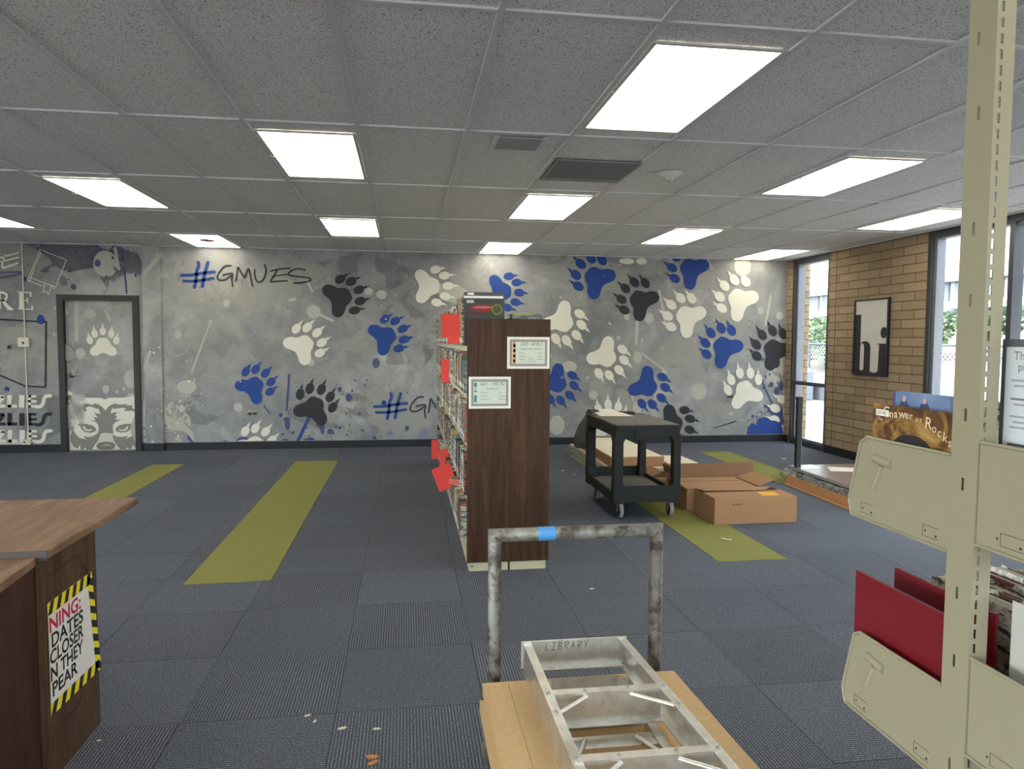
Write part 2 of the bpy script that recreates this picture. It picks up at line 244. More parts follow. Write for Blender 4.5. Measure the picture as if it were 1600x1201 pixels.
STROKES=[('k',0.0211,[(-2.27,2.42),(-2.341,2.414),(-2.403,2.349),(-2.44,2.275),(-2.419,2.234),(-2.344,2.24),(-2.266,2.296)]),('k',0.0211,[(0.232,0.683),(0.156,0.678),(0.089,0.611),(0.05,0.534),(0.074,0.49),(0.155,0.494),(0.239,0.552)]),('k',0.0211,[(-2.365,2.299),(-2.254,2.319),(-2.26,2.244),(-2.25,2.152)]),('k',0.0211,[(0.132,0.557),(0.252,0.576),(0.247,0.496),(0.258,0.398)]),('k',0.0211,[(-2.212,2.222),(-2.192,2.325),(-2.18,2.401),(-2.143,2.338),(-2.1,2.27),(-2.072,2.339),(-2.045,2.385),(-2.022,2.283),(-2.0,2.163)]),('k',0.0211,[(0.299,0.471),(0.319,0.58),(0.331,0.66),(0.372,0.592),(0.42,0.519),(0.449,0.592),(0.478,0.64),(0.505,0.53),(0.531,0.403)]),('k',0.0211,[(-1.97,2.375),(-1.967,2.284),(-1.934,2.215),(-1.874,2.235),(-1.837,2.309),(-1.827,2.378),(-1.844,2.438)]),('k',0.0211,[(0.56,0.627),(0.565,0.53),(0.602,0.456),(0.667,0.475),(0.706,0.553),(0.716,0.627),(0.696,0.69)]),('k',0.0194,[(-1.769,2.361),(-1.652,2.389),(-1.521,2.403)]),('k',0.0194,[(0.779,0.607),(0.906,0.633),(1.049,0.644)]),('k',0.0194,[(-1.686,2.376),(-1.732,2.288),(-1.771,2.223),(-1.677,2.229),(-1.56,2.238)]),('k',0.0194,[(0.87,0.621),(0.821,0.528),(0.78,0.46),(0.882,0.464),(1.01,0.47)]),('k',0.0176,[(-1.748,2.292),(-1.653,2.308),(-1.552,2.319)]),('k',0.0176,[(0.804,0.533),(0.907,0.547),(1.017,0.556)]),('k',0.0211,[(-1.327,2.384),(-1.427,2.398),(-1.517,2.361),(-1.536,2.315),(-1.45,2.298),(-1.315,2.286),(-1.251,2.26),(-1.315,2.226),(-1.474,2.209)]),('k',0.0211,[(1.261,0.618),(1.152,0.636),(1.054,0.6),(1.034,0.551),(1.128,0.531),(1.276,0.515),(1.346,0.484),(1.276,0.451),(1.103,0.437)]),('b',0.0405,[(-2.675,2.457),(-2.669,2.407),(-2.697,2.338),(-2.703,2.247),(-2.727,2.133)]),('b',0.0405,[(-0.209,0.733),(-0.202,0.68),(-0.23,0.608),(-0.236,0.512),(-0.26,0.391)]),('b',0.0405,[(-2.555,2.459),(-2.583,2.363),(-2.601,2.295),(-2.618,2.203),(-2.63,2.146)]),('b',0.0405,[(-0.078,0.733),(-0.107,0.632),(-0.126,0.559),(-0.143,0.463),(-0.155,0.402)]),('b',0.0387,[(-2.884,2.285),(-2.758,2.292),(-2.627,2.317),(-2.478,2.338)]),('b',0.0387,[(-0.434,0.557),(-0.297,0.561),(-0.155,0.584),(0.007,0.602)]),('b',0.0352,[(-2.86,2.213),(-2.738,2.212),(-2.607,2.231),(-2.493,2.256)]),('b',0.0352,[(-0.406,0.479),(-0.274,0.476),(-0.131,0.492),(-0.007,0.515)]),('l',0.044,[(3.261,1.821),(3.248,1.429)]),('l',0.0308,[(3.336,1.292),(3.694,1.036)]),('l',0.044,[(3.577,2.179),(3.681,1.724)]),('b',0.0396,[(-1.262,0.52),(-1.339,0.33),(-1.459,0.08)]),('n',0.0282,[(-1.548,0.994),(-1.587,0.522)]),('n',0.0176,[(-1.875,0.576),(-1.81,0.481)]),('n',0.0264,[(5.18,0.875),(5.34,0.562)]),('n2',0.0396,[(-2.854,0.177),(-2.776,0.074)]),('l',0.0352,[(-1.165,1.808),(-0.974,1.716)]),('l',0.0264,[(-2.529,1.709),(-2.781,1.037)]),('l2',0.0106,[(-2.327,1.795),(-2.126,1.763),(-2.003,1.84)]),('l',0.0528,[(-3.328,2.293),(-3.128,2.543)]),('l',0.0352,[(-3.349,1.079),(-3.289,1.27)]),('l',0.0352,[(5.206,1.711),(5.273,2.14)]),('l',0.0264,[(3.174,0.742),(3.254,0.53)]),('l2',0.0176,[(4.442,0.211),(4.885,0.329)]),('l2',0.0176,[(4.345,0.175),(4.786,0.302)]),('l',0.0352,[(-1.302,2.23),(-1.237,2.104)]),('l2',0.0132,[(-3.071,1.537),(-3.092,1.329),(-2.975,1.238),(-2.839,1.305),(-2.805,1.414)]),('l2',0.0264,[(0.961,2.662),(1.112,2.535)]),('l2',0.0352,[(4.286,2.675),(4.358,2.512)]),('l',0.0264,[(-3.924,2.184),(-3.868,1.982)]),('l',0.0264,[(-3.755,2.187),(-3.729,2.016)]),('l',0.0352,[(-3.683,2.612),(-3.644,2.352)]),('n',0.022,[(-3.6,2.557),(-3.57,2.231),(-3.559,2.043)]),('n2',0.0264,[(-3.851,2.608),(-3.894,2.445)]),('w',0.0194,[(-5.128,2.434),(-4.965,2.485),(-4.823,2.528)]),('w',0.0194,[(-5.13,2.386),(-4.967,2.43),(-4.825,2.473)]),('w',0.0229,[(-4.979,2.501),(-5.014,2.349),(-4.94,2.358),(-4.835,2.4)]),('n2',0.0229,[(-5.134,2.275),(-4.898,2.287),(-4.787,2.281),(-4.869,2.248),(-5.137,2.195)]),('w',0.0079,[(-4.569,2.574),(-4.265,2.453),(-4.4,2.106),(-4.692,2.221)]),('w',0.0079,[(-4.569,2.574),(-4.726,2.186),(-4.538,2.117)]),('w',0.0079,[(-4.551,2.563),(-4.704,2.179)]),('w',0.0079,[(-4.522,2.15),(-4.552,2.044),(-4.518,2.053),(-4.485,2.013),(-4.448,2.135)]),('w',0.0079,[(-4.437,2.127),(-4.419,2.079)]),('k',0.0211,[(-5.212,1.702),(-4.526,1.665),(-4.559,0.837),(-4.795,0.85),(-5.104,0.997),(-5.235,1.062)]),('w',0.0396,[(-5.158,0.719),(-5.046,0.718)]),('w',0.044,[(-5.054,0.715),(-5.139,0.601)]),('w',0.0396,[(-5.147,0.598),(-5.035,0.597)]),('w',0.0528,[(-4.982,0.737),(-4.995,0.578)]),('w',0.0396,[(-5.013,0.597),(-4.901,0.596)]),('w',0.0616,[(-4.84,0.736),(-4.849,0.577)]),('w',0.0528,[(-4.758,0.736),(-4.767,0.576)]),('w',0.0317,[(-4.762,0.72),(-4.672,0.719)]),('w',0.0299,[(-4.764,0.656),(-4.681,0.656)]),('w',0.0334,[(-4.766,0.592),(-4.676,0.592)]),('w',0.044,[(-4.505,0.725),(-4.559,0.719),(-4.582,0.687),(-4.587,0.655),(-4.599,0.615),(-4.631,0.588),(-4.672,0.585)]),('k',0.0396,[(-5.163,0.491),(-5.051,0.49)]),('k',0.044,[(-5.058,0.487),(-5.144,0.373)]),('k',0.0396,[(-5.152,0.37),(-5.04,0.369)]),('k',0.0528,[(-4.987,0.508),(-5.0,0.349)]),('k',0.0396,[(-5.018,0.368),(-4.905,0.367)]),('k',0.0616,[(-4.845,0.507),(-4.854,0.347)]),('k',0.0528,[(-4.762,0.507),(-4.771,0.347)]),('k',0.0317,[(-4.766,0.491),(-4.676,0.49)]),('k',0.0299,[(-4.768,0.427),(-4.685,0.426)]),('k',0.0334,[(-4.77,0.363),(-4.68,0.362)]),('k',0.044,[(-4.509,0.495),(-4.563,0.489),(-4.586,0.457),(-4.591,0.425),(-4.604,0.385),(-4.635,0.358),(-4.676,0.355)]),('w',0.0396,[(-5.167,0.275),(-5.055,0.273)]),('w',0.044,[(-5.063,0.27),(-5.149,0.156)]),('w',0.0396,[(-5.156,0.153),(-5.044,0.152)]),('w',0.0528,[(-4.991,0.292),(-5.004,0.132)]),('w',0.0396,[(-5.022,0.151),(-4.909,0.15)]),('w',0.0616,[(-4.849,0.29),(-4.858,0.13)]),('w',0.0528,[(-4.766,0.289),(-4.775,0.128)]),('w',0.0317,[(-4.77,0.273),(-4.68,0.272)]),('w',0.0299,[(-4.772,0.209),(-4.689,0.208)]),('w',0.0334,[(-4.774,0.145),(-4.684,0.143)]),('w',0.044,[(-4.513,0.276),(-4.566,0.27),(-4.59,0.239),(-4.595,0.206),(-4.607,0.166),(-4.638,0.139),(-4.68,0.137)]),('w',0.0528,[(-4.802,2.037),(-4.809,1.831)]),('w',0.0141,[(-4.839,2.038),(-4.687,2.034)]),('w',0.0194,[(-4.698,2.034),(-4.695,1.99)]),('w',0.0141,[(-4.805,1.936),(-4.738,1.935)]),('w',0.0158,[(-4.737,1.965),(-4.739,1.905)]),('w',0.0141,[(-4.846,1.828),(-4.682,1.825)]),('w',0.0194,[(-4.684,1.865),(-4.682,1.825)]),('w',0.0528,[(-5.068,2.036),(-5.075,1.828)]),('w',0.0282,[(-5.069,2.032),(-4.995,2.022),(-4.974,1.982),(-4.998,1.937),(-5.072,1.928)]),('w',0.0387,[(-5.02,1.929),(-4.978,1.861),(-4.935,1.826)]),('w',0.0141,[(-4.972,1.821),(-4.905,1.822)])]
SPLATS=[('b',[(4.955,-0.032),(4.969,0.168),(5.037,0.271),(5.098,0.242),(5.125,0.327),(5.245,0.364),(5.327,0.315),(5.428,0.295),(5.512,0.209),(5.52,-0.04),(5.438,-0.039),(5.375,0.048),(5.327,-0.028),(5.236,-0.036),(5.174,0.022),(5.115,-0.034)]),('n',[(5.271,0.487),(5.32,0.543),(5.393,0.467),(5.462,0.523),(5.515,0.447),(5.521,0.247),(5.419,0.267),(5.345,0.372)]),('k',[(5.241,1.167),(5.301,1.205),(5.421,1.224),(5.443,1.148),(5.395,1.082),(5.333,1.129),(5.273,1.101)])]
STARS=[(-4.966,1.346,0.0396,'k'),(-5.013,0.819,0.044,'b')]
BLOBS=[(-3.154,0.282,0.396,0.352,'l'),(-3.259,0.871,0.194,0.528,'l2'),(-1.959,2.093,0.66,0.299,'l2'),(-2.518,2.292,0.528,0.352,'l2'),(-2.297,1.206,0.308,0.194,'l2'),(4.049,2.46,0.704,0.211,'l2'),(5.177,2.343,0.264,0.528,'l2'),(2.265,2.47,0.528,0.229,'l2'),(-0.304,0.424,0.616,0.396,'l2'),(0.568,1.213,0.264,0.264,'l2'),(0.918,2.356,0.352,0.352,'l2'),(5.195,-0.007,0.44,0.528,'l2'),(2.889,0.853,0.299,0.264,'l2'),(2.407,2.116,0.194,0.176,'l2'),(-0.808,1.554,0.352,0.352,'l2'),(-4.332,2.5,0.616,0.211,'d'),(-3.615,2.271,0.264,0.352,'d'),(-4.784,1.201,0.528,0.396,'l2'),(-4.894,2.407,0.44,0.246,'l2'),(-4.27,0.709,0.176,0.44,'l2'),(-2.791,0.532,0.352,0.211,'d2'),(2.382,0.308,0.264,0.22,'l2'),(4.584,0.473,0.352,0.264,'l2'),(1.899,2.64,0.352,0.123,'d2'),(-0.633,2.327,0.616,0.264,'d2'),(0.045,1.56,0.44,0.528,'d2'),(3.98,1.221,0.528,0.352,'l2'),(2.82,2.392,0.352,0.176,'l2'),(4.551,1.779,0.44,0.352,'l2'),(-1.384,2.313,0.44,0.176,'l2'),(-2.921,1.954,0.264,0.352,'l2'),(0.044,0.861,0.264,0.229,'l2'),(3.128,0.669,0.352,0.264,'l2'),(-2.532,1.541,0.44,0.264,'l2'),(5.366,1.035,0.123,0.528,'l'),(-3.267,0.536,0.141,0.528,'l'),(-3.7,1.943,0.176,0.176,'l2'),(-4.581,0.464,0.44,0.264,'d2'),(-0.985,0.518,0.528,0.264,'d2'),(0.567,2.001,0.352,0.264,'l')]
DOOR={'E': [(-4.012,1.776,0.066,0.06,'l'),(-4.148,1.267,0.062,0.07,'l'),(-3.531,0.937,0.1,0.12,'l'),(-3.853,0.805,0.04,0.055,'l'),(-3.635,0.812,0.02,0.025,'l'),(-4.316,1.798,0.04,0.05,'l'),(-3.722,0.771,0.02,0.02,'l'),(-3.544,0.72,0.05,0.03,'l')],'S': [('l',0.046,[(-4.175,1.921),(-4.189,1.439)]),('l',0.035,[(-3.877,1.942),(-3.783,1.697)]),('l',0.035,[(-3.762,1.935),(-3.733,1.862)])],'paw': (-3.869,1.367,90,0.18,'w')}
BEAR=[('w',[(-4.318,0.792),(-4.271,0.77),(-4.232,0.74),(-4.177,0.714),(-4.097,0.696),(-3.985,0.695),(-3.913,0.691),(-3.869,0.673),(-3.824,0.69),(-3.751,0.696),(-3.646,0.695),(-3.565,0.706),(-3.499,0.732),(-3.47,0.749),(-3.463,0.518),(-3.464,-0.016),(-4.321,-0.019),(-4.32,0.439)]),('g',[(-4.318,0.732),(-4.248,0.723),(-4.269,0.706),(-4.242,0.667),(-4.32,0.585),(-4.303,0.628),(-4.274,0.658),(-4.317,0.667)]),('g',[(-4.262,0.503),(-4.221,0.542),(-4.181,0.563),(-4.208,0.589),(-4.156,0.597),(-4.108,0.593),(-4.14,0.614),(-4.083,0.623),(-4.004,0.6),(-4.011,0.626),(-3.955,0.613),(-3.908,0.582),(-3.865,0.53),(-3.819,0.586),(-3.77,0.612),(-3.713,0.62),(-3.725,0.603),(-3.664,0.607),(-3.591,0.615),(-3.624,0.593),(-3.523,0.593),(-3.544,0.562),(-3.504,0.536),(-3.48,0.497),(-3.536,0.523),(-3.646,0.52),(-3.609,0.554),(-3.666,0.563),(-3.771,0.547),(-3.767,0.573),(-3.792,0.538),(-3.801,0.482),(-3.764,0.503),(-3.72,0.501),(-3.749,0.468),(-3.725,0.442),(-3.751,0.412),(-3.678,0.407),(-3.735,0.381),(-3.772,0.347),(-3.782,0.295),(-3.771,0.234),(-3.804,0.225),(-3.868,0.239),(-3.925,0.227),(-3.951,0.175),(-3.968,0.123),(-4.001,0.089),(-4.035,0.028),(-4.041,-0.015),(-4.061,-0.015),(-4.101,-0.006),(-4.127,0.051),(-4.145,-0.012),(-4.172,0.022),(-4.186,0.087),(-4.212,0.035),(-4.259,0.062),(-4.293,0.128),(-4.299,0.197),(-4.261,0.287),(-4.238,0.231),(-4.192,0.178),(-4.104,0.155),(-4.143,0.199),(-4.071,0.185),(-4.015,0.202),(-3.965,0.236),(-3.952,0.288),(-3.958,0.349),(-3.993,0.384),(-4.049,0.406),(-3.985,0.401),(-4.012,0.453),(-3.96,0.431),(-3.979,0.47),(-4.006,0.501),(-3.926,0.483),(-3.941,0.539),(-3.964,0.566),(-3.957,0.548),(-4.052,0.584),(-4.117,0.567),(-4.086,0.523),(-4.166,0.528)]),('g',[(-3.792,0.216),(-3.74,0.19),(-3.675,0.18),(-3.593,0.196),(-3.627,0.157),(-3.553,0.187),(-3.494,0.239),(-3.469,0.287),(-3.47,0.072),(-3.508,0.029),(-3.539,0.077),(-3.557,0.029),(-3.59,-0.01),(-3.609,0.048),(-3.626,0.013),(-3.647,-0.009),(-3.696,-0.012),(-3.727,0.058),(-3.766,0.12)]),('g',[(-4.213,0.339),(-4.179,0.36),(-4.107,0.359),(-4.027,0.337),(-3.98,0.293),(-3.989,0.262),(-4.046,0.241),(-4.118,0.251),(-4.161,0.29),(-4.171,0.334)]),('w',[(-4.143,0.334),(-4.116,0.32),(-4.101,0.29),(-4.069,0.281),(-4.02,0.293),(-4.053,0.263),(-4.109,0.268),(-4.136,0.294)]),('g',[(-3.517,0.334),(-3.549,0.353),(-3.622,0.354),(-3.704,0.333),(-3.75,0.29),(-3.738,0.259),(-3.682,0.239),(-3.608,0.247),(-3.567,0.283),(-3.558,0.327)]),('w',[(-3.588,0.327),(-3.615,0.31),(-3.632,0.282),(-3.673,0.276),(-3.717,0.29),(-3.685,0.26),(-3.624,0.262),(-3.595,0.288)]),('w2',[(-3.934,0.201),(-3.868,0.235),(-3.804,0.217),(-3.766,0.129),(-3.743,0.085),(-4.001,0.089),(-3.96,0.14)]),('g2',[(-3.986,0.071),(-3.953,0.11),(-3.871,0.126),(-3.783,0.112),(-3.747,0.076),(-3.768,0.033),(-3.818,-0.006),(-3.923,-0.004),(-3.971,0.032)]),('w',[(-3.921,0.07),(-3.856,0.086),(-3.796,0.068),(-3.856,0.076)])]
CE = 2.661; WB = 10.0; WR = 5.533; GX0 = .3426; GY0 = 2.6705; GW = .6096; GD = 1.524
# ================================================================ MATERIALS OF THE ROOM
# carpet tiles
b = NB('carpet'); co = b.co()
sep = b.n('SeparateXYZ'); b.l(co, sep.inputs[0])
tx = b.math('DIVIDE', b.math('SUBTRACT', sep.outputs[0], .306), .584); ty = b.math('DIVIDE', b.math('SUBTRACT', sep.outputs[1], 2.84), .584)
par = b.math('FLOORED_MODULO', b.math('ADD', b.math('FLOOR', tx), b.math('FLOOR', ty)), 2)
def stripes(v):
    return b.math('MULTIPLY_ADD', b.math('SINE', b.math('MULTIPLY', v, 2 * pi / .0125)), .5, .5)
sA, sB = stripes(sep.outputs[0]), stripes(sep.outputs[1])
mx = b.n('Mix', data_type='FLOAT'); b.l(par, mx.inputs[0]); b.l(sB, mx.inputs[3]); b.l(sA, mx.inputs[2]); st_ = mx.outputs[0]
cell = b.n('CombineXYZ'); b.l(b.math('FLOOR', tx), cell.inputs[0]); b.l(b.math('FLOOR', ty), cell.inputs[1])
wn = b.n('TexWhiteNoise', noise_dimensions='2D'); b.l(cell.outputs[0], wn.inputs['Vector'])
sp = b.noise(co, 170, 3, .85)
spk = b.ramp(sp, [(.42, 0.), (.58, 1.)])
base = b.mix(spk, lin((66, 72, 85)), lin((146, 151, 160)))
base = b.mix(b.math('MULTIPLY', b.math('SUBTRACT', 1, b.math('POWER', st_, 1.2)), .74), base, lin((40, 43, 54)))
br = b.math('MULTIPLY_ADD', wn.outputs[0], .16, .92)
big = b.math('MULTIPLY_ADD', b.noise(co, .9, 3), .25, .88)
gx = b.math('ABSOLUTE', b.math('SUBTRACT', b.math('FRACT', tx), .5)); gy = b.math('ABSOLUTE', b.math('SUBTRACT', b.math('FRACT', ty), .5))
edge = b.math('GREATER_THAN', b.math('MAXIMUM', gx, gy), .4955)
hs = b.n('HueSaturation'); b.l(base, hs.inputs['Color']); b.l(b.math('MULTIPLY', b.math('MULTIPLY', br, big), b.math('SUBTRACT', 1, b.math('MULTIPLY', edge, .35))), hs.inputs['Value'])
b.set(Base_Color=hs.outputs[0], Roughness=.95, Specular_IOR_Level=.15); b.bump(b.math('ADD', st_, sp), .5, .003)
M_CARPET = b.m
# mural ground: mottled grey concrete-like print
b = NB('mural_print'); co = b.co(scale=(1, 1, 1))
n1 = b.noise(co, .55, 5, .6, .6); n2 = b.noise(co, 2.6, 6, .65, .8); n3 = b.noise(co, 60, 3, .7)
f = b.math('ADD', b.math('MULTIPLY', n1, .62), b.math('MULTIPLY', n2, .38))
c0 = b.ramp(f, [(.36, lin((118, 119, 122))), (.47, lin((140, 140, 141))), (.54, lin((155, 155, 154))), (.62, lin((178, 178, 173)))])
c0 = b.mix(b.math('MULTIPLY', b.ramp(b.noise(co, 5, 7, .75, 1.5), [(.55, 0.), (.6, 1.)]), .16), c0, lin((196, 196, 188)))
c0 = b.mix(b.math('MULTIPLY', b.math('SUBTRACT', n3, .5), .35), c0, lin((60, 60, 60)))
b.set(Base_Color=c0, Roughness=.75); M_MURAL = b.m
def flat(name, rgb, r=.75): return mat(name, rgb, r, var=.06, sc=6)
PC = {'w': flat('print_white', (226, 222, 208)), 'k': flat('print_black', (42, 44, 50)), 'b': flat('print_blue', (30, 66, 140)), 'n': flat('print_navy', (70, 76, 118)),
      'n2': flat('print_slate', (78, 84, 118)), 'v': flat('print_lavender', (124, 122, 150)), 'l': flat('print_pale', (182, 180, 170)), 'w2': flat('print_offwhite', (206, 200, 184)),
      'g': flat('print_grey', (134, 131, 124)), 'g2': flat('print_midgrey', (126, 122, 114)), 'd': flat('print_dim', (112, 113, 118))}
def wash(name, rgb, al, th):
    b = NB(name); co = b.co()
    nn = b.noise(co, 1.7, 7, .62, 1.0); a = b.ramp(nn, [(th, 0.), (th + .025, 1.)])
    b.set(Base_Color=lin(rgb), Roughness=.75, Alpha=b.math('MULTIPLY', a, al)); return b.m
PW = {'l': wash('wash_pale', (196, 192, 178), .8, .44), 'l2': wash('wash_light', (186, 186, 178), .5, .47), 'd': wash('wash_dark', (92, 94, 110), .55, .47), 'd2': wash('wash_dim', (122, 123, 127), .3, .5)}
# acoustic ceiling tile
b = NB('acoustic_tile'); co = b.co()
nz = b.noise(co, 125, 3, .8); pit = b.ramp(nz, [(.37, 0.), (.44, 1.)])
c1 = b.mix(pit, lin((96, 94, 94)), lin((238, 237, 235)))
c1 = b.mix(b.math('MULTIPLY', b.noise(co, .7, 3), .22), c1, lin((150, 148, 146)))
b.set(Base_Color=c1, Roughness=.95, Specular_IOR_Level=.1); b.bump(pit, .5, .003); M_TILE = b.m
M_GRID = mat('white_grid', (206, 207, 208), .45, var=.04)
# brick
def brickmat(name, swap=True):
    b = NB(name); co = b.co(); sp_ = b.n('SeparateXYZ'); b.l(co, sp_.inputs[0]); cb = b.n('CombineXYZ')
    b.l(sp_.outputs[1 if swap else 0], cb.inputs[0]); b.l(sp_.outputs[2], cb.inputs[1])
    br = b.n('TexBrick'); b.l(cb.outputs[0], br.inputs['Vector']); br.inputs['Scale'].default_value = 1
    br.inputs['Brick Width'].default_value = .405; br.inputs['Row Height'].default_value = .1016; br.inputs['Mortar Size'].default_value = .007; br.inputs['Mortar Smooth'].default_value = .3
    br.inputs['Color1'].default_value = (*lin((176, 153, 124)), 1); br.inputs['Color2'].default_value = (*lin((150, 129, 104)), 1); br.inputs['Mortar'].default_value = (*lin((104, 88, 70)), 1)
    nn = b.noise(co, 45, 5, .75)
    c = b.mix(b.math('MULTIPLY', nn, .5), br.outputs['Color'], lin((120, 102, 82)))
    b.set(Base_Color=c, Roughness=.9, Specular_IOR_Level=.2)
    b.bump(b.math('ADD', b.math('MULTIPLY', br.outputs['Fac'], -1.2), b.math('MULTIPLY', nn, .5)), .7, .006); return b.m
M_BRICK = brickmat('tan_brick'); M_BRICKX = brickmat('tan_brick_return', False)
M_BASE = mat('rubber_base', (18, 20, 28), .6, var=.1)
M_PAINT = mat('plain_wall_paint', (186, 184, 178), .8)
M_ALU = mat('dark_bronze_frame', (74, 76, 80), .4, .5, .06)
M_ALU2 = mat('grey_frame', (122, 124, 130), .4, .4, .06)
b = NB('window_glass'); tr = b.n('BsdfTransparent'); gl = b.n('BsdfGlossy'); gl.inputs['Roughness'].default_value = .02; tr.inputs[0].default_value = (.9, .93, .93, 1)
fr = b.n('LayerWeight'); mxs = b.n('MixShader'); b.l(b.math('MULTIPLY_ADD', b.math('POWER', fr.outputs['Facing'], 5), .5, .03), mxs.inputs[0]); b.l(tr.outputs[0], mxs.inputs[1]); b.l(gl.outputs[0], mxs.inputs[2]); b.l(mxs.outputs[0], b.out.inputs[0]); M_GLASS = b.m

# ================================================================ ROOM SHELL
XL, YB = -8.0, -4.0
MB().box(XL - .2, WR + .25, YB - .2, WB + .2, -.12, 0, M_CARPET).build('floor', kind='structure')
ceil = MB().box(XL - .2, WR + .2, YB - .2, WB + .2, CE, CE + .12, M_TILE).build('ceiling', kind='structure')
g = MB()
k = math.ceil((XL - GX0) / GW)
while GX0 + k * GW < WR: x = GX0 + k * GW; g.box(x - .012, x + .012, YB, WB, CE - .010, CE, M_GRID); k += 1
for r in range(-4, 5): yy = GY0 + r * GD; g.box(XL, WR, yy - .012, yy + .012, CE - .0095, CE, M_GRID)
g.box(XL, WR, WB - .03, WB - .001, CE - .012, CE, M_GRID); g.box(WR - .03, WR - .001, YB, WB, CE - .012, CE, M_GRID)
g.build('ceiling_grid', ceil)
# --- back wall with mural art
DX0, DX1, DZ = -4.335, -3.463, 1.965
w = MB()
w.box(XL, DX0, WB, WB + .15, 0, CE, M_MURAL); w.box(DX1, WR + .2, WB, WB + .15, 0, CE, M_MURAL); w.box(DX0, DX1, WB, WB + .15, DZ, CE, M_MURAL)
CX0, CX1 = -3.359, -3.14
w.box(CX0, CX1, WB - .035, WB, 0, CE, M_MURAL)
LAY = {'w': .0060, 'k': .0070, 'b': .0055, 'l': .0032, 'n': .0045, 'n2': .0047, 'v': .0042, 'w2': .0061, 'd': .0038, 'l2': .0034, 'g': .0065, 'g2': .0068}
PC['l2'] = flat('print_faint', (168, 167, 160))
def Pw(y, xo=0, zo=0): return lambda q: (q[0] + xo, y, q[1] + zo)
def clipx(pts): return [(min(q[0], WR - .003), max(min(q[1], CE - .002), .11)) for q in pts]
def wy(X, c): return (WB - .035 if CX0 < X < CX1 else WB) - LAY[c]
NP = [0]
def poly(mb, pts, y, m):
    NP[0] += 1; y -= NP[0] * 6e-6
    mb.sheet([(a, y, c) for a, c in clipx(pts)], m)
def paw(mb, X, Z, deg, R, c, y=None):
    a = radians(deg - 90); yy = y if y is not None else WB - LAY[c]
    def T(px, pz): return (X + R * (px * cos(a) - pz * sin(a)), Z + R * (px * sin(a) + pz * cos(a)))
    half = [(.0, .57), (.25, .54), (.42, .34), (.52, .08), (.74, -.10), (.90, -.38), (.80, -.66), (.52, -.72), (.22, -.58), (0, -.52)]
    pad = half + [(-p, q) for p, q in half[-2:0:-1]]
    poly(mb, [T(*q) for q in closed(pad)], yy, PC[c])
    for th, rr, tilt in ((-66, .97, -16), (-33, 1.02, -8), (0, 1.04, 0), (33, 1.02, 8), (66, .97, 16)):
        cx, cz = -rr * sin(radians(th)), rr * cos(radians(th)); t = radians(-th * .18)
        def E(px, pz): return T(cx + px * cos(t) + pz * sin(t) * 1, cz - px * sin(t) + pz * cos(t))
        poly(mb, [E(.215 * cos(u * pi / 10), .30 * sin(u * pi / 10)) for u in range(20)], yy - .0004, PC[c])
        poly(mb, [E(-.08, .33), (E(0, .30)), E(.08, .33), E(.05, .45), E(.03, .62), E(-.015, .47)], yy - .0006, PC[c])
def inside(pts):   # leave out art that would stick through the ceiling, floor line or corner
    return all(q[1] < CE + .2 for q in pts)
for X, Z, d, R, c in PAWS: paw(w, X, Z, d, R, c)
for X, Z, rx, rz, a, c in ELL:
    ca, sa = cos(radians(a)), sin(radians(a)); n = 18 if rx > .025 else 8
    poly(w, [(X + rx * cos(t * 2 * pi / n) * ca - rz * sin(t * 2 * pi / n) * sa, Z + rx * cos(t * 2 * pi / n) * sa + rz * sin(t * 2 * pi / n) * ca) for t in range(n)], wy(X, c), PC[c])
for c, wd, pts in STROKES:
    X = sum(p[0] for p in pts) / len(pts); yy = wy(X, c) - .0003
    strt = len(pts) > 2 and (c == 'w' and wd < .01 or (c == 'k' and len(pts) == 6 and wd > .02))
    if strt or (c in 'wk' and wd > .03 and X < -4.4):
        for i in range(len(pts) - 1): w.ribbon([pts[i], pts[i + 1]], wd, Pw(yy - .0001 * i), PC[c], not (wd > .03 and X < -4.4 and len(pts) == 2))
    else: w.ribbon(pts, wd, Pw(yy), PC[c])
for X, Z, r, c in STARS:
    poly(w, [(X + (r if i % 2 == 0 else r * .42) * sin(i * pi / 5), Z + (r if i % 2 == 0 else r * .42) * cos(i * pi / 5)) for i in range(10)], WB - .007, PC[c])
for c, pts in SPLATS: poly(w, [tuple(q) for q in closed(pts, 4)], wy(pts[0][0], c), PC[c])
rb = random.Random(3)
for i, (X, Z, rx, rz, c) in enumerate(BLOBS):
    pts = [(X + rx * rb.uniform(.8, 1.15) * cos(t * pi / 8), Z + rz * rb.uniform(.8, 1.15) * sin(t * pi / 8)) for t in range(16)]
    NP[0] = 0; poly(w, [tuple(q) for q in closed(pts, 3)], WB - .0005 - .00005 * i, PW[c])
w.build('wall_back', kind='structure')
# --- right wall : brick piers between tall windows
w = MB()
for y0, y1 in ((9.86, WB), (7.12, 8.93), (YB, 1.6)):
    w.box(WR, WR + .2, y0, y1, 0, CE, M_BRICK)
w.box(WR - .0015, WR, 8.765, 8.775, .1, CE, mat('joint', (84, 70, 56), .9))
wallr = w.build('wall_right', kind='structure')
w = MB(); w.box(XL - .15, XL, YB, WB, 0, .75, M_PAINT); w.box(XL - .15, XL, 5.0, WB, .75, CE, M_PAINT); w.box(XL - .15, XL, YB, -3.5, .75, CE, M_PAINT); w.build('wall_left', kind='structure')
f = MB(); f.box(XL - .1, XL - .02, -3.5, 5.0, .75, .82, M_ALU); f.box(XL - .1, XL - .02, -3.5, 5.0, CE - .07, CE, M_ALU)
for i in range(7): f.box(XL - .1, XL - .02, -3.5 + 1.405 * i, -3.43 + 1.405 * i, .82, CE - .07, M_ALU)
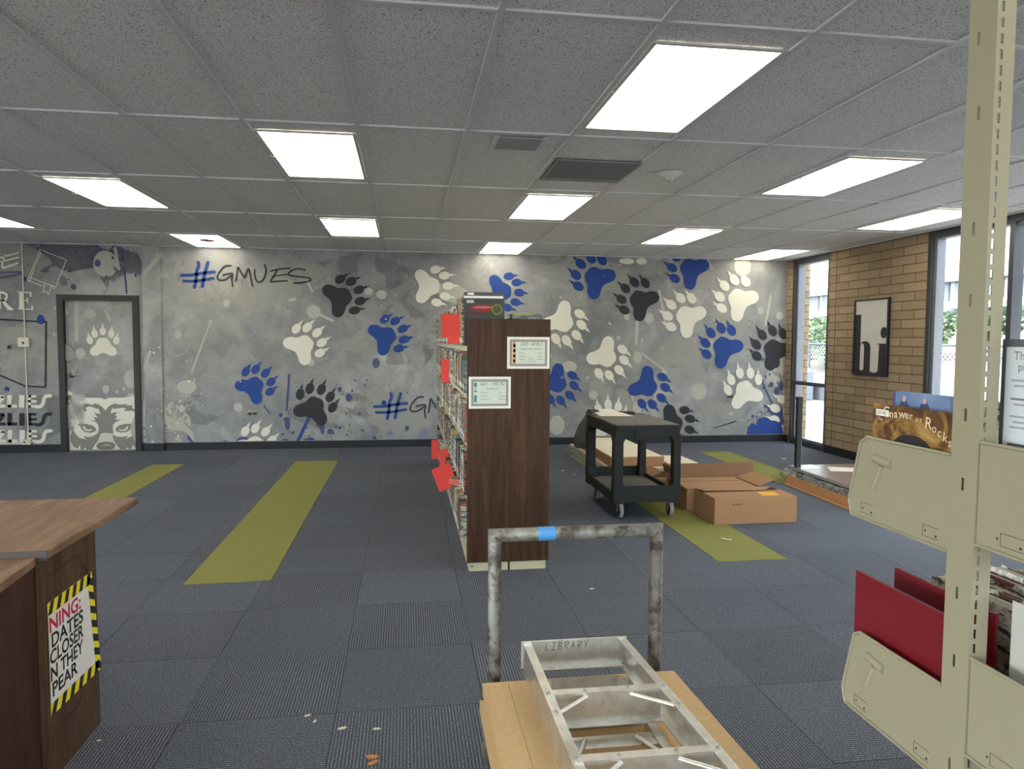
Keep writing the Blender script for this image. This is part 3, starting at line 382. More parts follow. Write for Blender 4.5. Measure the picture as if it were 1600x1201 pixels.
wf = f.build('window_4', kind='structure'); MB().box(XL - .065, XL - .06, -3.5, 5.0, .8, CE - .05, M_GLASS).build('glass', wf)  # added window, out of view, lets daylight onto the ceiling
w = MB(); w.box(XL, WR, YB - .15, YB, 0, .75, M_PAINT); w.box(XL, -7.2, YB - .15, YB, .75, CE, M_PAINT); w.box(4.8, WR, YB - .15, YB, .75, CE, M_PAINT); w.build('wall_front', kind='structure')
f = MB(); f.box(-7.2, 4.8, YB - .1, YB - .02, .75, .82, M_ALU); f.box(-7.2, 4.8, YB - .1, YB - .02, CE - .07, CE, M_ALU)
for i in range(9): f.box(-7.2 + 1.49 * i, -7.13 + 1.49 * i, YB - .1, YB - .02, .82, CE - .07, M_ALU)
wf = f.build('window_3', kind='structure'); MB().box(-7.2, 4.8, YB - .065, YB - .06, .8, CE - .05, M_GLASS).build('glass', wf)  # added glazing behind the camera, put in to bring daylight to the ceiling
w = MB(); w.box(XL, -4.385, WB - .008, WB, 0, .1, M_BASE); w.box(-3.415, CX0, WB - .008, WB, 0, .1, M_BASE); w.box(CX0, CX1 + .004, WB - .043, WB - .035, 0, .1, M_BASE); w.box(CX1, CX1 + .008, WB - .035, WB, 0, .1, M_BASE); w.box(CX1, WR, WB - .008, WB, 0, .1, M_BASE)
w.build('baseboard_back', kind='structure')
w = MB(); w.box(WR - .008, WR, 9.86, WB, 0, .1, M_BASE); w.box(WR - .008, WR, 7.12, 8.93, 0, .1, M_BASE); w.box(WR - .008, WR, YB, 1.6, 0, .1, M_BASE)
w.build('baseboard_right', kind='structure')
# --- windows
def window(n, y0, y1, muls, transom):
    f = MB(); a, c = WR + .01, WR + .12
    f.box(a, c, y0, y0 + .055, 0, CE, M_ALU); f.box(a, c, y1 - .055, y1, 0, CE, M_ALU); f.box(a, c, y0 + .055, y1 - .055, CE - .075, CE, M_ALU); f.box(a, c, y0 + .055, y1 - .055, 0, .075, M_ALU)
    f.box(a + .03, c + .02, y1 - .10, y1 - .055, .075, CE - .075, M_ALU2); f.box(a + .03, c + .02, y0 + .055, y0 + .07, .075, CE - .075, M_ALU2)
    f.box(a + .03, c + .02, y0 + .07, y1 - .1, CE - .095, CE - .075, M_ALU2); f.box(a + .03, c + .02, y0 + .07, y1 - .1, .075, .1, M_ALU2)
    for m in muls: f.box(a, c, m - .028, m + .028, .075, CE - .075, M_ALU)
    for t in transom: f.box(a, c, y0 + .055, y1 - .055, t - .025, t + .025, M_ALU)
    o = f.build('window_%d' % n, kind='structure')
    MB().box(WR + .07, WR + .076, y0 + .05, y1 - .05, .07, CE - .07, M_GLASS).build('glass', o)
window(1, 8.93, 9.86, [], [.885])
window(2, 1.6, 7.12, [6.03, 4.9, 3.8, 2.7], [])
# --- door
fr_ = MB(); M_DF = mat('dark_door_frame', (34, 32, 30), .5, .1, .1)
for x0, x1, z0, z1 in ((DX0 - .05, DX0 + .022, 0, DZ + .05), (DX1 - .022, DX1 + .05, 0, DZ + .05), (DX0 + .022, DX1 - .022, DZ - .022, DZ + .05)):
    fr_.box(x0, x1, WB - .04, WB + .12, z0, z1, M_DF)
door = fr_.build('door_1', kind='structure')
d = MB(); d.box(DX0 + .0222, DX1 - .0222, WB + .03, WB + .075, .0005, DZ - .0222, M_MURAL)
YD = WB + .03; xa, xb = DX0 + .026, DX1 - .026
def cl(pts): return [(min(max(a, xa), xb), min(max(z_, .02), DZ - .03)) for a, z_ in pts]
for X, Z, rx, rz, c in DOOR['E']:
    d.sheet([(a, YD - .002, z_) for a, z_ in cl([(X + rx * cos(t * pi / 12), Z + rz * sin(t * pi / 12)) for t in range(24)])], PC[c])
for c, wd, pts in DOOR['S']: d.ribbon(pts, wd, Pw(YD - .0025), PC[c])
paw(d, *DOOR['paw'], y=YD - .004)
for i, (c, pts) in enumerate(BEAR): d.sheet([(a, YD - .002 - .0012 * (i + 1), z_) for a, z_ in cl(pts)], PC[c])
d.build('door_leaf', door)
M_STEEL = mat('satin_steel', (178, 176, 172), .3, .9, .08)
h = MB(); h.lathe([(0, -.012), (.03, -.012), (.034, 0)], (-4.255, YD, .985), M_STEEL, axis='Y'); h.tube([(-4.255, YD - .012, .985), (-4.255, YD - .055, .985), (-4.14, YD - .055, .98)], .009, M_STEEL)
h.build('door_handle', door)

# ================================================================ CEILING FIXTURES
b = NB('lit_diffuser'); co = b.co(); sx = b.n('SeparateXYZ'); b.l(co, sx.inputs[0])
wv = b.noise(b.co(scale=(9, .35, 1)), 1.6, 3, .5, .6)
e = b.ramp(wv, [(.34, (.30, .26, .195)), (.5, (.66, .60, .48)), (.62, (1.0, .95, .82))])
b.set(Base_Color=(.8, .8, .75), Emission_Color=e, Emission_Strength=LAMP, Roughness=.5); M_LIT = b.m
M_FRAME = mat('light_frame', (196, 196, 192), .4, 0, .05)
def troffer(c, r, label, proto=None):
    cy = GY0 + (r + .5) * GD if r < 4 else 9.375
    loc = Vector((GX0 + (c + .5) * GW, cy, CE - .004))
    if proto: return copy_tree(proto, loc, label)
    t = thing('ceiling_light', label, 'ceiling light', loc, 'recessed fluorescent ceiling lights'); x, y_ = loc.x, loc.y
    f = MB(); hx, hy, z0, z1 = .288, .6, CE - .014, CE - .0045
    f.box(x - hx, x - hx + .022, y_ - hy, y_ + hy, z0, z1, M_FRAME); f.box(x + hx - .022, x + hx, y_ - hy, y_ + hy, z0, z1, M_FRAME)
    f.box(x - hx + .022, x + hx - .022, y_ - hy, y_ - hy + .022, z0, z1, M_FRAME); f.box(x - hx + .022, x + hx - .022, y_ + hy - .022, y_ + hy, z0, z1, M_FRAME)
    f.build('light_frame', t, .003)
    MB().box(x - hx + .022, x + hx - .022, y_ - hy + .022, y_ + hy - .022, CE - .009, CE - .005, M_LIT).build('diffuser', t)
    l = MB(); l.box(x - hx - .012, x - hx + .02, y_ - .02, y_ - .012, z0 - .006, z0, M_FRAME); l.box(x - hx - .004, x - hx + .004, y_ - .03, y_ + .0, z0 - .006, z0, M_FRAME); l.build('latch', t)
    return t
LT = [(1, 0, 'largest and nearest lit ceiling panel, above and right of the brown bookcase'), (-2, 1, 'lit ceiling panel second nearest, left of the middle'),
      (1, 2, 'lit ceiling panel right behind the dark air vent'), (-2, 3, 'lit ceiling panel above the upper black paw print on the mural'), (1, 4, 'lit ceiling panel touching the mural wall above the brown bookcase'),
      (4, 1, 'long lit ceiling panel just right of the smoke detector'), (4, 3, 'lit ceiling panel above the pale and blue paws, straight beyond the smoke detector'), (7, 2, 'lit ceiling panel beside the top of the large right window'),
      (7, 4, 'lit ceiling panel in the far right corner by the narrow window'), (-5, 2, 'lit ceiling panel at the left, in front of the door wall'), (-5, 4, 'lit ceiling panel with an orange stain above the blue hashtag writing'),
      (-8, 3, 'lit ceiling panel cut by the left edge of the picture'),
      (-8, 1, 'lit ceiling panel outside the picture to the left, near the desk row'), (-5, 0, 'lit ceiling panel above the desk, outside the picture'), (-2, -1, 'lit ceiling panel overhead left of the camera, outside the picture'), (4, -1, 'lit ceiling panel above the cream metal shelving, outside the picture'),
      (1, -2, 'lit ceiling panel straight behind the camera'), (7, 0, 'lit ceiling panel by the large window beyond the cream shelving'), (-5, -2, 'lit ceiling panel behind the camera to the left'), (-8, -1, 'lit ceiling panel far left behind the desk'), (7, -2, 'lit ceiling panel behind the camera by the windows'), (-11, 2, 'lit ceiling panel at the far left wall, nearer'), (-11, 4, 'lit ceiling panel at the far left wall, beside the mural')]
pr_ = None
for c, r, lb in LT:
    o = troffer(c, r, lb, pr_)
    if pr_ is None: pr_ = o
    if (c, r) == (-5, 4):
        q = MB(); x, y_ = o.location.x, o.location.y
        q.sheet([(x + .02 + .09 * cos(t * pi / 8) * (1 + .3 * sin(3 * t)), y_ - .1 + .12 * sin(t * pi / 8), CE - .0125) for t in range(16)], mat('rust_stain', (190, 96, 40), .8)); q.build('stain', o)
# air vent, return plate, smoke detector
t = thing('ceiling_vent', 'grey louvred air vent set in the ceiling behind the nearest lit panel', 'vent', (1.27, 5.03, CE - .004)); M_VENT = mat('vent_metal', (132, 132, 134), .45, .3, .05); M_DARK = mat('vent_dark', (34, 34, 36), .8)
MB().box(.99, 1.55, 4.745, 5.315, CE - .006, CE - .0045, M_DARK).build('backing', t)
f = MB()
for q in ((.975, 1.0, 4.73, 5.33), (1.54, 1.565, 4.73, 5.33), (1.0, 1.54, 4.73, 4.75), (1.0, 1.54, 5.23, 5.33)): f.box(*q, CE - .016, CE - .0045, M_VENT)
f.box(1.262, 1.272, 4.75, 5.23, CE - .0155, CE - .0075, M_VENT); f.build('vent_frame', t, .002)
f = MB()
for i in range(13):
    yy = 4.765 + i * .036; Mx = Matrix.Translation((1.27, yy, CE - .012)) @ Matrix.Rotation(radians(-38), 4, 'X'); f.box(-.27, .27, -.009, .009, -.001, .001, M_VENT, Mx)
f.build('slats', t)
t = thing('ceiling_speaker_plate', 'small pale flat plate set flush in the ceiling left of the dark vent', 'ceiling plate', (.665, 4.39, CE - .004)); MB().box(.54, .80, 4.27, 4.53, CE - .014, CE - .0045, mat('plate_grey', (158, 158, 160), .6)).build('plate', t, .003)
for x0_, x1_ in ((.51, .5395), (.8005, .83)): f = MB(); f.box(x0_, x1_, 4.26, 4.54, CE - .01, CE - .0045, M_GRID); f.build('edge_strip', t)
t = thing('smoke_detector', 'round white smoke detector on the ceiling right of the vent', 'smoke detector', (1.85, 5.0, CE - .004)); M_WP = mat('white_plastic', (206, 205, 200), .4, 0, .04)
MB().lathe([(0, -.012), (.085, -.012), (.092, -.0005), (.092, 0)], (1.85, 5.0, CE - .0045), M_WP, 28).build('base', t)
MB().lathe([(0, -.052), (.028, -.052), (.034, -.036), (.058, -.03), (.068, -.012)], (1.85, 5.0, CE - .0045), M_WP, 28).build('sensor_head', t)
MB().lathe([(0, -.062), (.008, -.062), (.012, -.052)], (1.85, 5.0, CE - .0045), M_STEEL, 12).build('sensor_tip', t)

# ================================================================ THINGS ON THE MURAL WALL
M_IV = mat('ivory_plastic', (206, 202, 184), .45, 0, .05)
solo(MB().box(-4.784, -4.771, WB - .016, WB - .0075, .17, CE - .005, M_IV), 'cable_raceway', 'thin ivory vertical cable raceway running down the wall left of the door', 'cable cover')
solo(MB().box(-5.9, -4.84, WB - .02, WB - .0075, .112, .128, M_IV), 'cable_raceway', 'thin ivory horizontal cable raceway just above the baseboard at far left', 'cable cover')
t = thing('wall_box', 'square ivory control box on the wall raceway left of the door', 'wall control', (-4.778, WB, 1.35)); MB().box(-4.845, -4.715, WB - .06, WB - .0165, 1.345, 1.468, M_IV).build('housing', t, .006)
MB().box(-4.79, -4.765, WB - .066, WB - .06, 1.385, 1.415, mat('black_plastic', (28, 28, 30), .4)).box(-4.825, -4.80, WB - .064, WB - .06, 1.39, 1.42, M_WP).build('button', t)
t = thing('outlet_box', 'small ivory outlet box low on the wall at the foot of the raceway', 'wall outlet', (-4.79, WB, .12)); MB().box(-4.84, -4.74, WB - .05, WB - .0165, .105, .168, M_IV).build('housing', t, .004); MB().box(-4.815, -4.80, WB - .053, WB - .05, .125, .15, M_DARK).build('socket', t)
for X, lb in ((-2.064, 'left one of two small steel wall bolts under the blue paw print'), (-1.999, 'right one of two small steel wall bolts under the blue paw print')):
    t = thing('wall_bolt', lb, 'wall bolt', (X, WB, .485), 'steel bolts in the mural wall'); MB().lathe([(0, -.012), (.024, -.012), (.03, 0)], (X, WB - .0085, .487), M_STEEL, 16, 'Y').build('plate', t); MB().lathe([(0, -.03), (.01, -.03), (.012, -.012)], (X, WB - .0085, .487), M_DARK, 12, 'Y').build('bolt_head', t)

# ================================================================ FRAMED PRINT ON BRICK
t = thing('framed_print', 'black framed black and white lettering print hanging on the brick wall', 'picture', (WR, 8.0, 1.07)); M_BLK = mat('black_frame', (26, 27, 30), .4, 0, .1)
f = MB(); y0, y1, z0, z1 = 7.675, 8.33, 1.07, 1.992
for q in ((y0, y0 + .022, z0, z1), (y1 - .022, y1, z0, z1), (y0 + .022, y1 - .022, z0, z0 + .022), (y0 + .022, y1 - .022, z1 - .022, z1)): f.box(WR - .035, WR - .002, *q, M_BLK)
f.build('frame', t, .003)
a = MB(); yl, yr, zb, zt = y1 - .022, y0 + .022, z0 + .022, z1 - .022; X = WR - .02; M_PW = flat('poster_white', (206, 202, 192)); M_PK = flat('poster_black', (40, 42, 46))
a.box(X, X + .01, yr, yl, zb, zt, M_PW)
A = lambda s_, v: (yl + (yr - yl) * s_, zt + (zb - zt) * v)      # poster fractions, left-right and top-down
def ps(l, k=1): a.sheet([(X - .0008 * k, *A(*q)) for q in l], M_PK)
ps([(0, .185), (.185, .185), (.185, 1), (0, 1)])
cv = [(.185, .60)] + [(.185 + .16 * (1 - cos(t * pi / 12)), .60 - .045 * sin(t * pi / 12)) for t in range(1, 7)] + [(.345 + .165 * sin(t * pi / 12), .60 - .045 * cos(t * pi / 12) + .04 * (1 - cos(t * pi / 12))) for t in range(1, 7)] + [(.51, 1), (.31, 1), (.31, .62), (.27, .585), (.22, .59), (.185, .63)]
ps(cv, 2); ps([(.185, .93), (.31, .93), (.31, 1), (.185, 1)], 1); ps([(.51, .95), (.75, .95), (.75, 1), (.51, 1)], 1)
ps([(.72, .585), (1, .585), (1, 1), (.75, 1), (.77, .60), (.72, .598)], 2)
ps([(.9 + .1 * cos(q * pi / 14), .44 + .075 * sin(q * pi / 14)) for q in range(28)], 2)
for c_, r_, v_ in ((.247, .0625, .93), (.63, .118, .95)): a.sheet([(X - .0024, *A(c_ + r_ * cos(q * pi / 8), v_ + .03 * sin(q * pi / 8))) for q in range(9)], M_PW)
a.build('print', t)

# ================================================================ GREEN CARPET STRIPS
b = NB('green_carpet'); co = b.co(); nn = b.noise(co, 150, 3, .8); n2 = b.noise(co, 3, 3)
b.set(Base_Color=b.mix(nn, b.mix(n2, lin((104, 106, 50)), lin((120, 120, 64))), lin((160, 158, 98))), Roughness=.95, Specular_IOR_Level=.1); b.bump(nn, .6, .004); M_GREEN = b.m
rg = random.Random(8)
def strip(x0, x1, y0, y1, lb, off=.0):
    f = MB(); pts = [(x0 + rg.uniform(-.006, .006), y0 + rg.uniform(-.015, .015))] + [(x0 + (x1 - x0) * i / 6, y0 + off * i / 6 + rg.uniform(-.012, .012)) for i in range(1, 6)] + [(x1, y0 + off), (x1, y1), (x0, y1)]
    f.prism(pts, 'Z', .0003, .0022, M_GREEN); solo(f, 'carpet_strip', lb, 'carpet strip', 'olive green carpet strips on the floor')
strip(-2.925, -2.57, 6.0, 8.86, 'olive green carpet strip running out from behind the brown desk')
strip(-1.32, -.82, 4.48, 8.93, 'long olive green carpet strip between the desk and the brown bookcase', .02)
strip(2.065, 2.55, 4.52, 9.05, 'olive green carpet strip running under the black cart and boxes', -.01)
strip(3.85, 4.26, 7.0, 9.1, 'olive green carpet strip by the low table near the window corner')

# ================================================================ BOOKCASE
M_WD = wood('dark_walnut_laminate', (38, 22, 12), (86, 56, 36), .38, 'Z', 1.3, 12)
M_CREAM = mat('cream_enamel', (198, 191, 158), .42, 0, .04)
BX0, BX1, BY0, BY1 = .376, .902, 4.506, 8.93
bc = thing('bookcase', 'double sided bookcase with dark walnut end panel, full of library books', 'bookcase', (.64, 6.7, 0))
MB().box(BX0, BX1, BY0, BY0 + .02, .058, 1.602, M_WD).build('end_panel', bc, .0015)
MB().box(BX0, BX1, BY1 - .02, BY1, .058, 1.602, M_WD).build('end_panel', bc, .0015)
f = MB(); f.box(.39, .64, BY0 + .012, BY1, 0, .1, M_CREAM); f.box(.652, .885, BY0 + .012, BY1, 0, .1, M_CREAM)
f.box(.40, .42, BY0 + .008, BY0 + .012, .03, .036, M_DARK); f.box(.86, .866, BY0 + .008, BY0 + .012, .03, .036, M_DARK); f.build('base', bc, .002)
SH = [.1, .475, .812, 1.121, 1.42]
for z_ in SH:
    for x0, x1 in ((.375, .632), (.648, .90)):
        f = MB(); f.box(x0, x1, BY0 + .021, BY1 - .021, z_, z_ + .012, M_CREAM); xe = x0 if x0 < .5 else x1 - .004; f.box(xe, xe + .004, BY0 + .021, BY1 - .021, z_ - .02, z_, M_CREAM); f.build('shelf', bc)
f = MB(); f.box(.6325, .6475, BY0 + .021, BY1 - .021, .1, 1.6, M_CREAM); f.build('divider', bc)
for k_ in range(5):   # cream shelf end brackets seen past the panel
    z_ = SH[k_]; f = MB(); f.prism([(.378, z_ + .013), (.628, z_ + .013), (.628, z_ + .15), (.46, z_ + .15), (.40, z_ + .1)], 'Y', BY0 + .022, BY0 + .025, M_CREAM); f.build('shelf_bracket', bc)
def card(x0, x1, z0, z1, title, sub, L, R_, cc, accent, lb, dots):
    f = MB(); yy = BY0 - .0012; P = lambda x, z, k=1: (x, yy - .0004 * k, z)
    mw = flat('paper_white', (222, 219, 208), .6); mp = flat('paper_tint', (198, 203, 190), .6); mb_ = flat('border_mauve', (124, 110, 112)); mg = flat('border_grey', (160, 152, 146)); mk = flat('ink_grey', (88, 92, 92))
    f.box(x0, x1, yy, BY0 - .0002, z0, z1, mw)
    w_, h_ = x1 - x0, z1 - z0
    def rect(a0, a1, b0, b1, m, k): f.sheet([P(x0 + a0 * w_, z0 + b0 * h_, k), P(x0 + a1 * w_, z0 + b0 * h_, k), P(x0 + a1 * w_, z0 + b1 * h_, k), P(x0 + a0 * w_, z0 + b1 * h_, k)], m)
    rect(.06, .94, .08, .92, mb_, 1); rect(.075, .925, .1, .9, mg, 2); rect(.095, .905, .128, .872, mb_, 3); rect(.11, .89, .15, .85, mp, 4)
    T = lambda x, z: Matrix.Translation((x0 + x * w_, yy - .0026, z0 + z * h_)) @ Matrix.Rotation(pi / 2, 4, 'X')
    f.text(title, .030, T(.56, .73), mk, .25, 0, 'CENTER'); f.text(sub, .0125, T(.56, .6), mk, 0, 0, 'CENTER')
    for i, s_ in enumerate(L): f.text(s_, .0115, T(.28, .48 - .1 * i), mk)
    for i, s_ in enumerate(R_): f.text(s_, .0115, T(.72, .48 - .1 * i), mk)
    for i, s_ in enumerate(cc): f.text(s_, .0115, T(.55, .3 - .08 * i), mk, 0, 0, 'CENTER')
    for a0, a1, b0, b1, m in accent: rect(a0, a1, b0, b1, m, 5)
    solo(f, 'shelf_label_card', lb, 'label', 'framed call number cards on the bookcase end')
mg1, mg2, mt = flat('leaf_green', (110, 126, 70)), flat('leaf_orange', (206, 150, 96)), flat('teal_ink', (60, 122, 136))
card(.626, .897, 1.29, 1.49, '522 - 618.1', 'SCIENCE AND MEDICINE', ['Nature', 'Dinosaurs', 'Animals'], ['Science', 'Plants', 'Biology'], ['Health', 'Your body'],
     [(.13, .2, .15, .85, mg2)] + [(.14, .19, .2 + .16 * i, .29 + .16 * i, mg1) for i in range(4)], 'white bordered call number card taped upper right, with green and orange strip', 0)
card(.385, .650, 1.04, 1.24, '621 - 745.92', 'TECHNOLOGY', ['Machines', 'Cooking', 'Drawing Art'], ['Fun', 'Inventions', 'Engineering'], [],
     [(.13, .19, .68, .82, mt), (.15, .17, .6, .66, mt), (.13, .19, .52, .57, mt), (.13, .19, .2, .42, mt)], 'white bordered call number card taped lower left, with teal strip', 0)
# books
rk = random.Random(21)
cols = [(208, 202, 184), (226, 222, 210), (150, 160, 140), (58, 78, 66), (104, 48, 46), (42, 56, 96), (40, 42, 44), (176, 160, 120), (120, 122, 120), (198, 190, 160), (86, 60, 46), (190, 150, 60), (84, 108, 120), (160, 70, 60), (110, 116, 90), (214, 206, 190)]
SPM = []
for i, c in enumerate(cols):
    b = NB('book_cover'); co = b.co(scale=(6, 6, 22)); n_ = b.noise(co, 2.2, 3, .7); n_2 = b.noise(b.co(), 60, 2, .7)
    alt = cols[(i * 7 + 3) % len(cols)]
    cc_ = b.mix(b.ramp(n_, [(.52, 0.), (.56, 1.)]), lin(c), lin(alt)); cc_ = b.mix(b.math('MULTIPLY', b.ramp(n_2, [(.5, 0.), (.58, 1.)]), .5), cc_, lin(tuple(max(20, q * .45) for q in c)))
    b.set(Base_Color=cc_, Roughness=.35); SPM.append(b.m)
M_PAGE = mat('book_pages', (224, 216, 194), .8, 0, .06, 300); M_STK = flat('spine_sticker', (226, 224, 216))
def bookmesh(mb, x, y0, th, z0, h, d, m, side=-1):
    """standing book; spine at x, facing side"""
    x2 = x - side * d
    xa_, xb_ = min(x, x2), max(x, x2)
    mb.box(xa_, xb_, y0, y0 + .0025, z0, z0 + h, m); mb.box(xa_, xb_, y0 + th - .0025, y0 + th, z0, z0 + h, m)
    mb.box(*((x, x + .003) if side < 0 else (x - .003, x)), y0 + .0025, y0 + th - .0025, z0, z0 + h, m)
    mb.box(*((x + .003, x2 - .004) if side < 0 else (x2 + .004, x - .003)), y0 + .0025, y0 + th - .0025, z0 + .004, z0 + h - .004, M_PAGE)
    if th > .012: e_ = -.0006 if side < 0 else .0006; mb.box(min(x, x + e_), max(x, x + e_), y0 + .003, y0 + th - .003, z0 + .02, z0 + .05, M_STK)
names = ['bottom', 'fourth', 'third', 'second', 'top']
near = {}; cnt = 0
YN = [6.5, 6.6, 6.6, 6.7, 6.9]      # up to here each book is its own thing, beyond they merge into one row
for k_, z_ in enumerate(SH):
    yy = (BY0 + .03 if k_ < 4 else 4.69) if k_ else 4.86; rest = MB(); zb_ = z_ + .0125; hmax = .262 if k_ < 4 else .30
    while yy < BY1 - .06:
        th = rk.choice([.012, .018, .024, .03, .036, .042]) + rk.uniform(0, .006); h = rk.uniform(.2, hmax) if k_ < 4 else rk.uniform(.22, .31)
        if k_ == 4 and yy < 5.25: h = rk.uniform(.28, .33)
        d_ = rk.uniform(.2, .235); x = .372 - rk.uniform(0, .012); m = rk.choice(SPM)
        if yy < YN[k_]:
            q = MB(); bookmesh(q, x, yy, th, zb_, h, d_, m)
            solo(q, 'library_book', 'thin spined library book packed on the %s shelf of the bookcase, left side' % names[k_], 'book', 'books packed on the %s shelf, left side' % names[k_]); cnt += 1
        else: bookmesh(rest, x, yy, th, zb_, h, d_, m)
        yy += th + (.0006 if rk.random() > .06 else .012)
    solo(rest, 'book_row', 'far run of packed library books on the %s shelf, left side of the bookcase' % names[k_], 'books', kind='stuff')
print('books', cnt)
# books on the right side of the top shelf
yy = 4.76
for i in range(14):
    th = rk.choice([.018, .026, .034]); h = .17 + .02 * rk.random() + (.03 if i < 3 else 0); q = MB(); bookmesh(q, .893, yy, th, 1.4325, h, .2, SPM[(3, 14, 6, 10)[i % 4]], 1)
    solo(q, 'library_book', 'book standing on the top shelf behind the walnut panel, right side', 'book', 'books on the top shelf, right side'); yy += th + .001
q = MB(); q.box(.70, .83, 4.78, 4.98, 1.634, 1.646, mat('lime_cover', (150, 160, 70), .5)); solo(q, 'book', 'lime green book lying flat on top of the books at the right of the bookcase', 'book')
# face-out display books at the near end of the top shelf
t = thing('display_book', 'tall black book standing face out behind the dark cover book on the bookcase top shelf', 'book', (.5, 4.62, 1.4325))
MB().box(.366, .628, 4.655, 4.665, 1.4325, 1.775, mat('black_cover', (34, 40, 40), .35)).build('cover', t); MB().box(.372, .62, 4.6655, 4.675, 1.437, 1.77, M_PAGE).build('pages', t)
f = MB(); f.box(.39, .43, 4.6542, 4.6549, 1.757, 1.771, M_STK); f.build('sticker', t)
t = thing('display_book', 'dark picture book with red banner and green round badge, face out on the bookcase', 'book', (.5, 4.6, 1.4325)); f = MB(); f.box(.362, .612, 4.6, 4.606, 1.4325, 1.748, mat('cover_dark_olive', (42, 42, 38), .5, 0, .12, 20))
yc = 4.5995; f.sheet([(.3625, yc, 1.733), (.6115, yc, 1.733), (.6115, yc, 1.748), (.3625, yc, 1.748)], M_STK)
f.sheet([(.49 + .09 * cos(q_ * pi / 10), yc - .0004, 1.672 + .022 * sin(q_ * pi / 10)) for q_ in range(20)], flat('banner_red', (138, 44, 44)))
f.sheet([(.48 + .06 * cos(q_ * pi / 10), yc - .0008, 1.676 + .006 * sin(q_ * pi / 10)) for q_ in range(20)], flat('banner_pink', (184, 120, 112)))
f.sheet([(.43 + .1 * cos(q_ * pi / 10), yc - .0004, 1.637 + .006 * sin(q_ * pi / 10)) for q_ in range(20)], flat('banner_maroon', (92, 36, 40)))
f.sheet([(.572 + .036 * cos(q_ * pi / 10), yc - .0012, 1.664 + .036 * sin(q_ * pi / 10)) for q_ in range(20)], flat('badge_olive', (112, 122, 56)))
f.sheet([(.572 + .026 * cos(q_ * pi / 10), yc - .0016, 1.664 + .026 * sin(q_ * pi / 10)) for q_ in range(20)], flat('badge_dark', (70, 80, 44)))
f.sheet([(.378, yc - .0006, 1.703), (.425, yc - .0006, 1.703), (.425, yc - .0006, 1.721), (.378, yc - .0006, 1.721)], flat('sticker_grey', (184, 186, 178))); f.build('cover', t); MB().box(.366, .606, 4.6065, 4.622, 1.437, 1.744, M_PAGE).build('pages', t)
# red paper slips stuck between the books
M_RED = mat('red_paper', (236, 74, 66), .7, 0, .05, 4); M_PINK = mat('pink_paper', (240, 112, 104), .7, 0, .05)
def slip(y_, x0, x1, z0, z1, lb, tilt=0, m=None):
    f = MB(); Mx = Matrix.Translation((x1, y_, (z0 + z1) / 2)) @ Matrix.Rotation(radians(tilt), 4, 'Y'); hz = (z1 - z0) / 2; f.box(x0 - x1, .04, -.0006, .0006, -hz, hz, m or M_RED, Mx)
    o = solo(f, 'paper_slip', lb, 'paper slip', 'red paper slips stuck between the books'); return o
slip(5.02, .285, .362, 1.442, 1.645, 'large red paper slip on the top bookcase shelf', 2)
slip(6.3, .302, .36, 1.49, 1.69, 'smaller red paper slip further back on the top bookcase shelf', 0)
slip(6.25, .298, .358, 1.104, 1.305, 'red paper slip on the second bookcase shelf', 0)
slip(8.3, .282, .345, .1, .324, 'farthest red paper slip near the floor of the bookcase', 0)
slip(6.9, .311, .36, .2, .43, 'narrow red paper slip low on the bookcase, behind the big tilted sheet', 0)
slip(5.9, .225, .345, .258, .455, 'big tilted red sheet sticking out low from the bookcase', -20)
slip(5.3, .305, .40, .398, .438, 'small pink folded slip beside the big tilted red sheet', 6, M_PINK)

# ================================================================ DESK AT LEFT
M_DW = wood('brown_woodgrain_top', (96, 70, 52), (156, 126, 100), .38, 'Y', 1.6, 7); M_DS = wood('brown_woodgrain_side', (50, 34, 24), (100, 74, 54), .42, 'Z', 1.2, 12); M_EDGE = mat('dark_edge_band', (66, 56, 50), .5, 0, .2, 60)
M_DD = wood('shaded_brown_panel', (40, 22, 16), (84, 54, 40), .4, 'Z', 1.2, 10)  # darker than the desk side: shade under the worktop put into the colour
dk = thing('circulation_desk', 'brown woodgrain desk with overhanging top and warning sign at the left edge', 'desk', (-1.6, 2.9, 0))
f = MB(); f.box(-3.4, -1.148, 2.487, 3.30, .752, .782, M_DW); f.build('desktop', dk, .006, 3)
f = MB(); f.box(-3.4, -1.145, 2.482, 2.4868, .750, .784, M_EDGE); f.build('edge_band', dk)
f = MB(); f.box(-1.185, -1.16, 2.488, 2.885, 0, .7495, M_DS); f.build('side_panel', dk, .002)
mk_ = mat('groove_black', (22, 16, 14), .6)
for l in ([(2.53, .69), (2.73, .695), (2.755, .66), (2.82, .60)], [(2.53, .16), (2.69, .165), (2.735, .2), (2.765, .245), (2.80, .3)]):
    f = MB(); f.ribbon(l, .0055, lambda q: (-1.1590, q[0], q[1]), mk_); f.build('inlay_line', dk)
f = MB(); f.box(-3.35, -1.1855, 2.862, 2.885, .0, .7515, M_DS); f.build('modesty_panel', dk)
dk2 = thing('side_desk', 'lower brown woodgrain worktop joined to the desk front at the left edge', 'desk', (-1.6, 2.0, 0))
f = MB(); f.prism([(-3.4, 2.48), (-1.176, 2.48), (-1.15, 2.2), (-1.09, 1.5), (-3.4, 1.5)], 'Z', .738, .764, M_DW); f.build('desktop', dk2, .005, 3)
f = MB(); f.prism([(-1.215, 2.4815), (-1.182, 2.4815), (-1.12, 1.52), (-1.15, 1.52)], 'Z', 0, .7375, M_DD); f.box(-3.3, -1.2, 2.45, 2.475, 0, .7375, M_DD); f.build('end_panel', dk2)
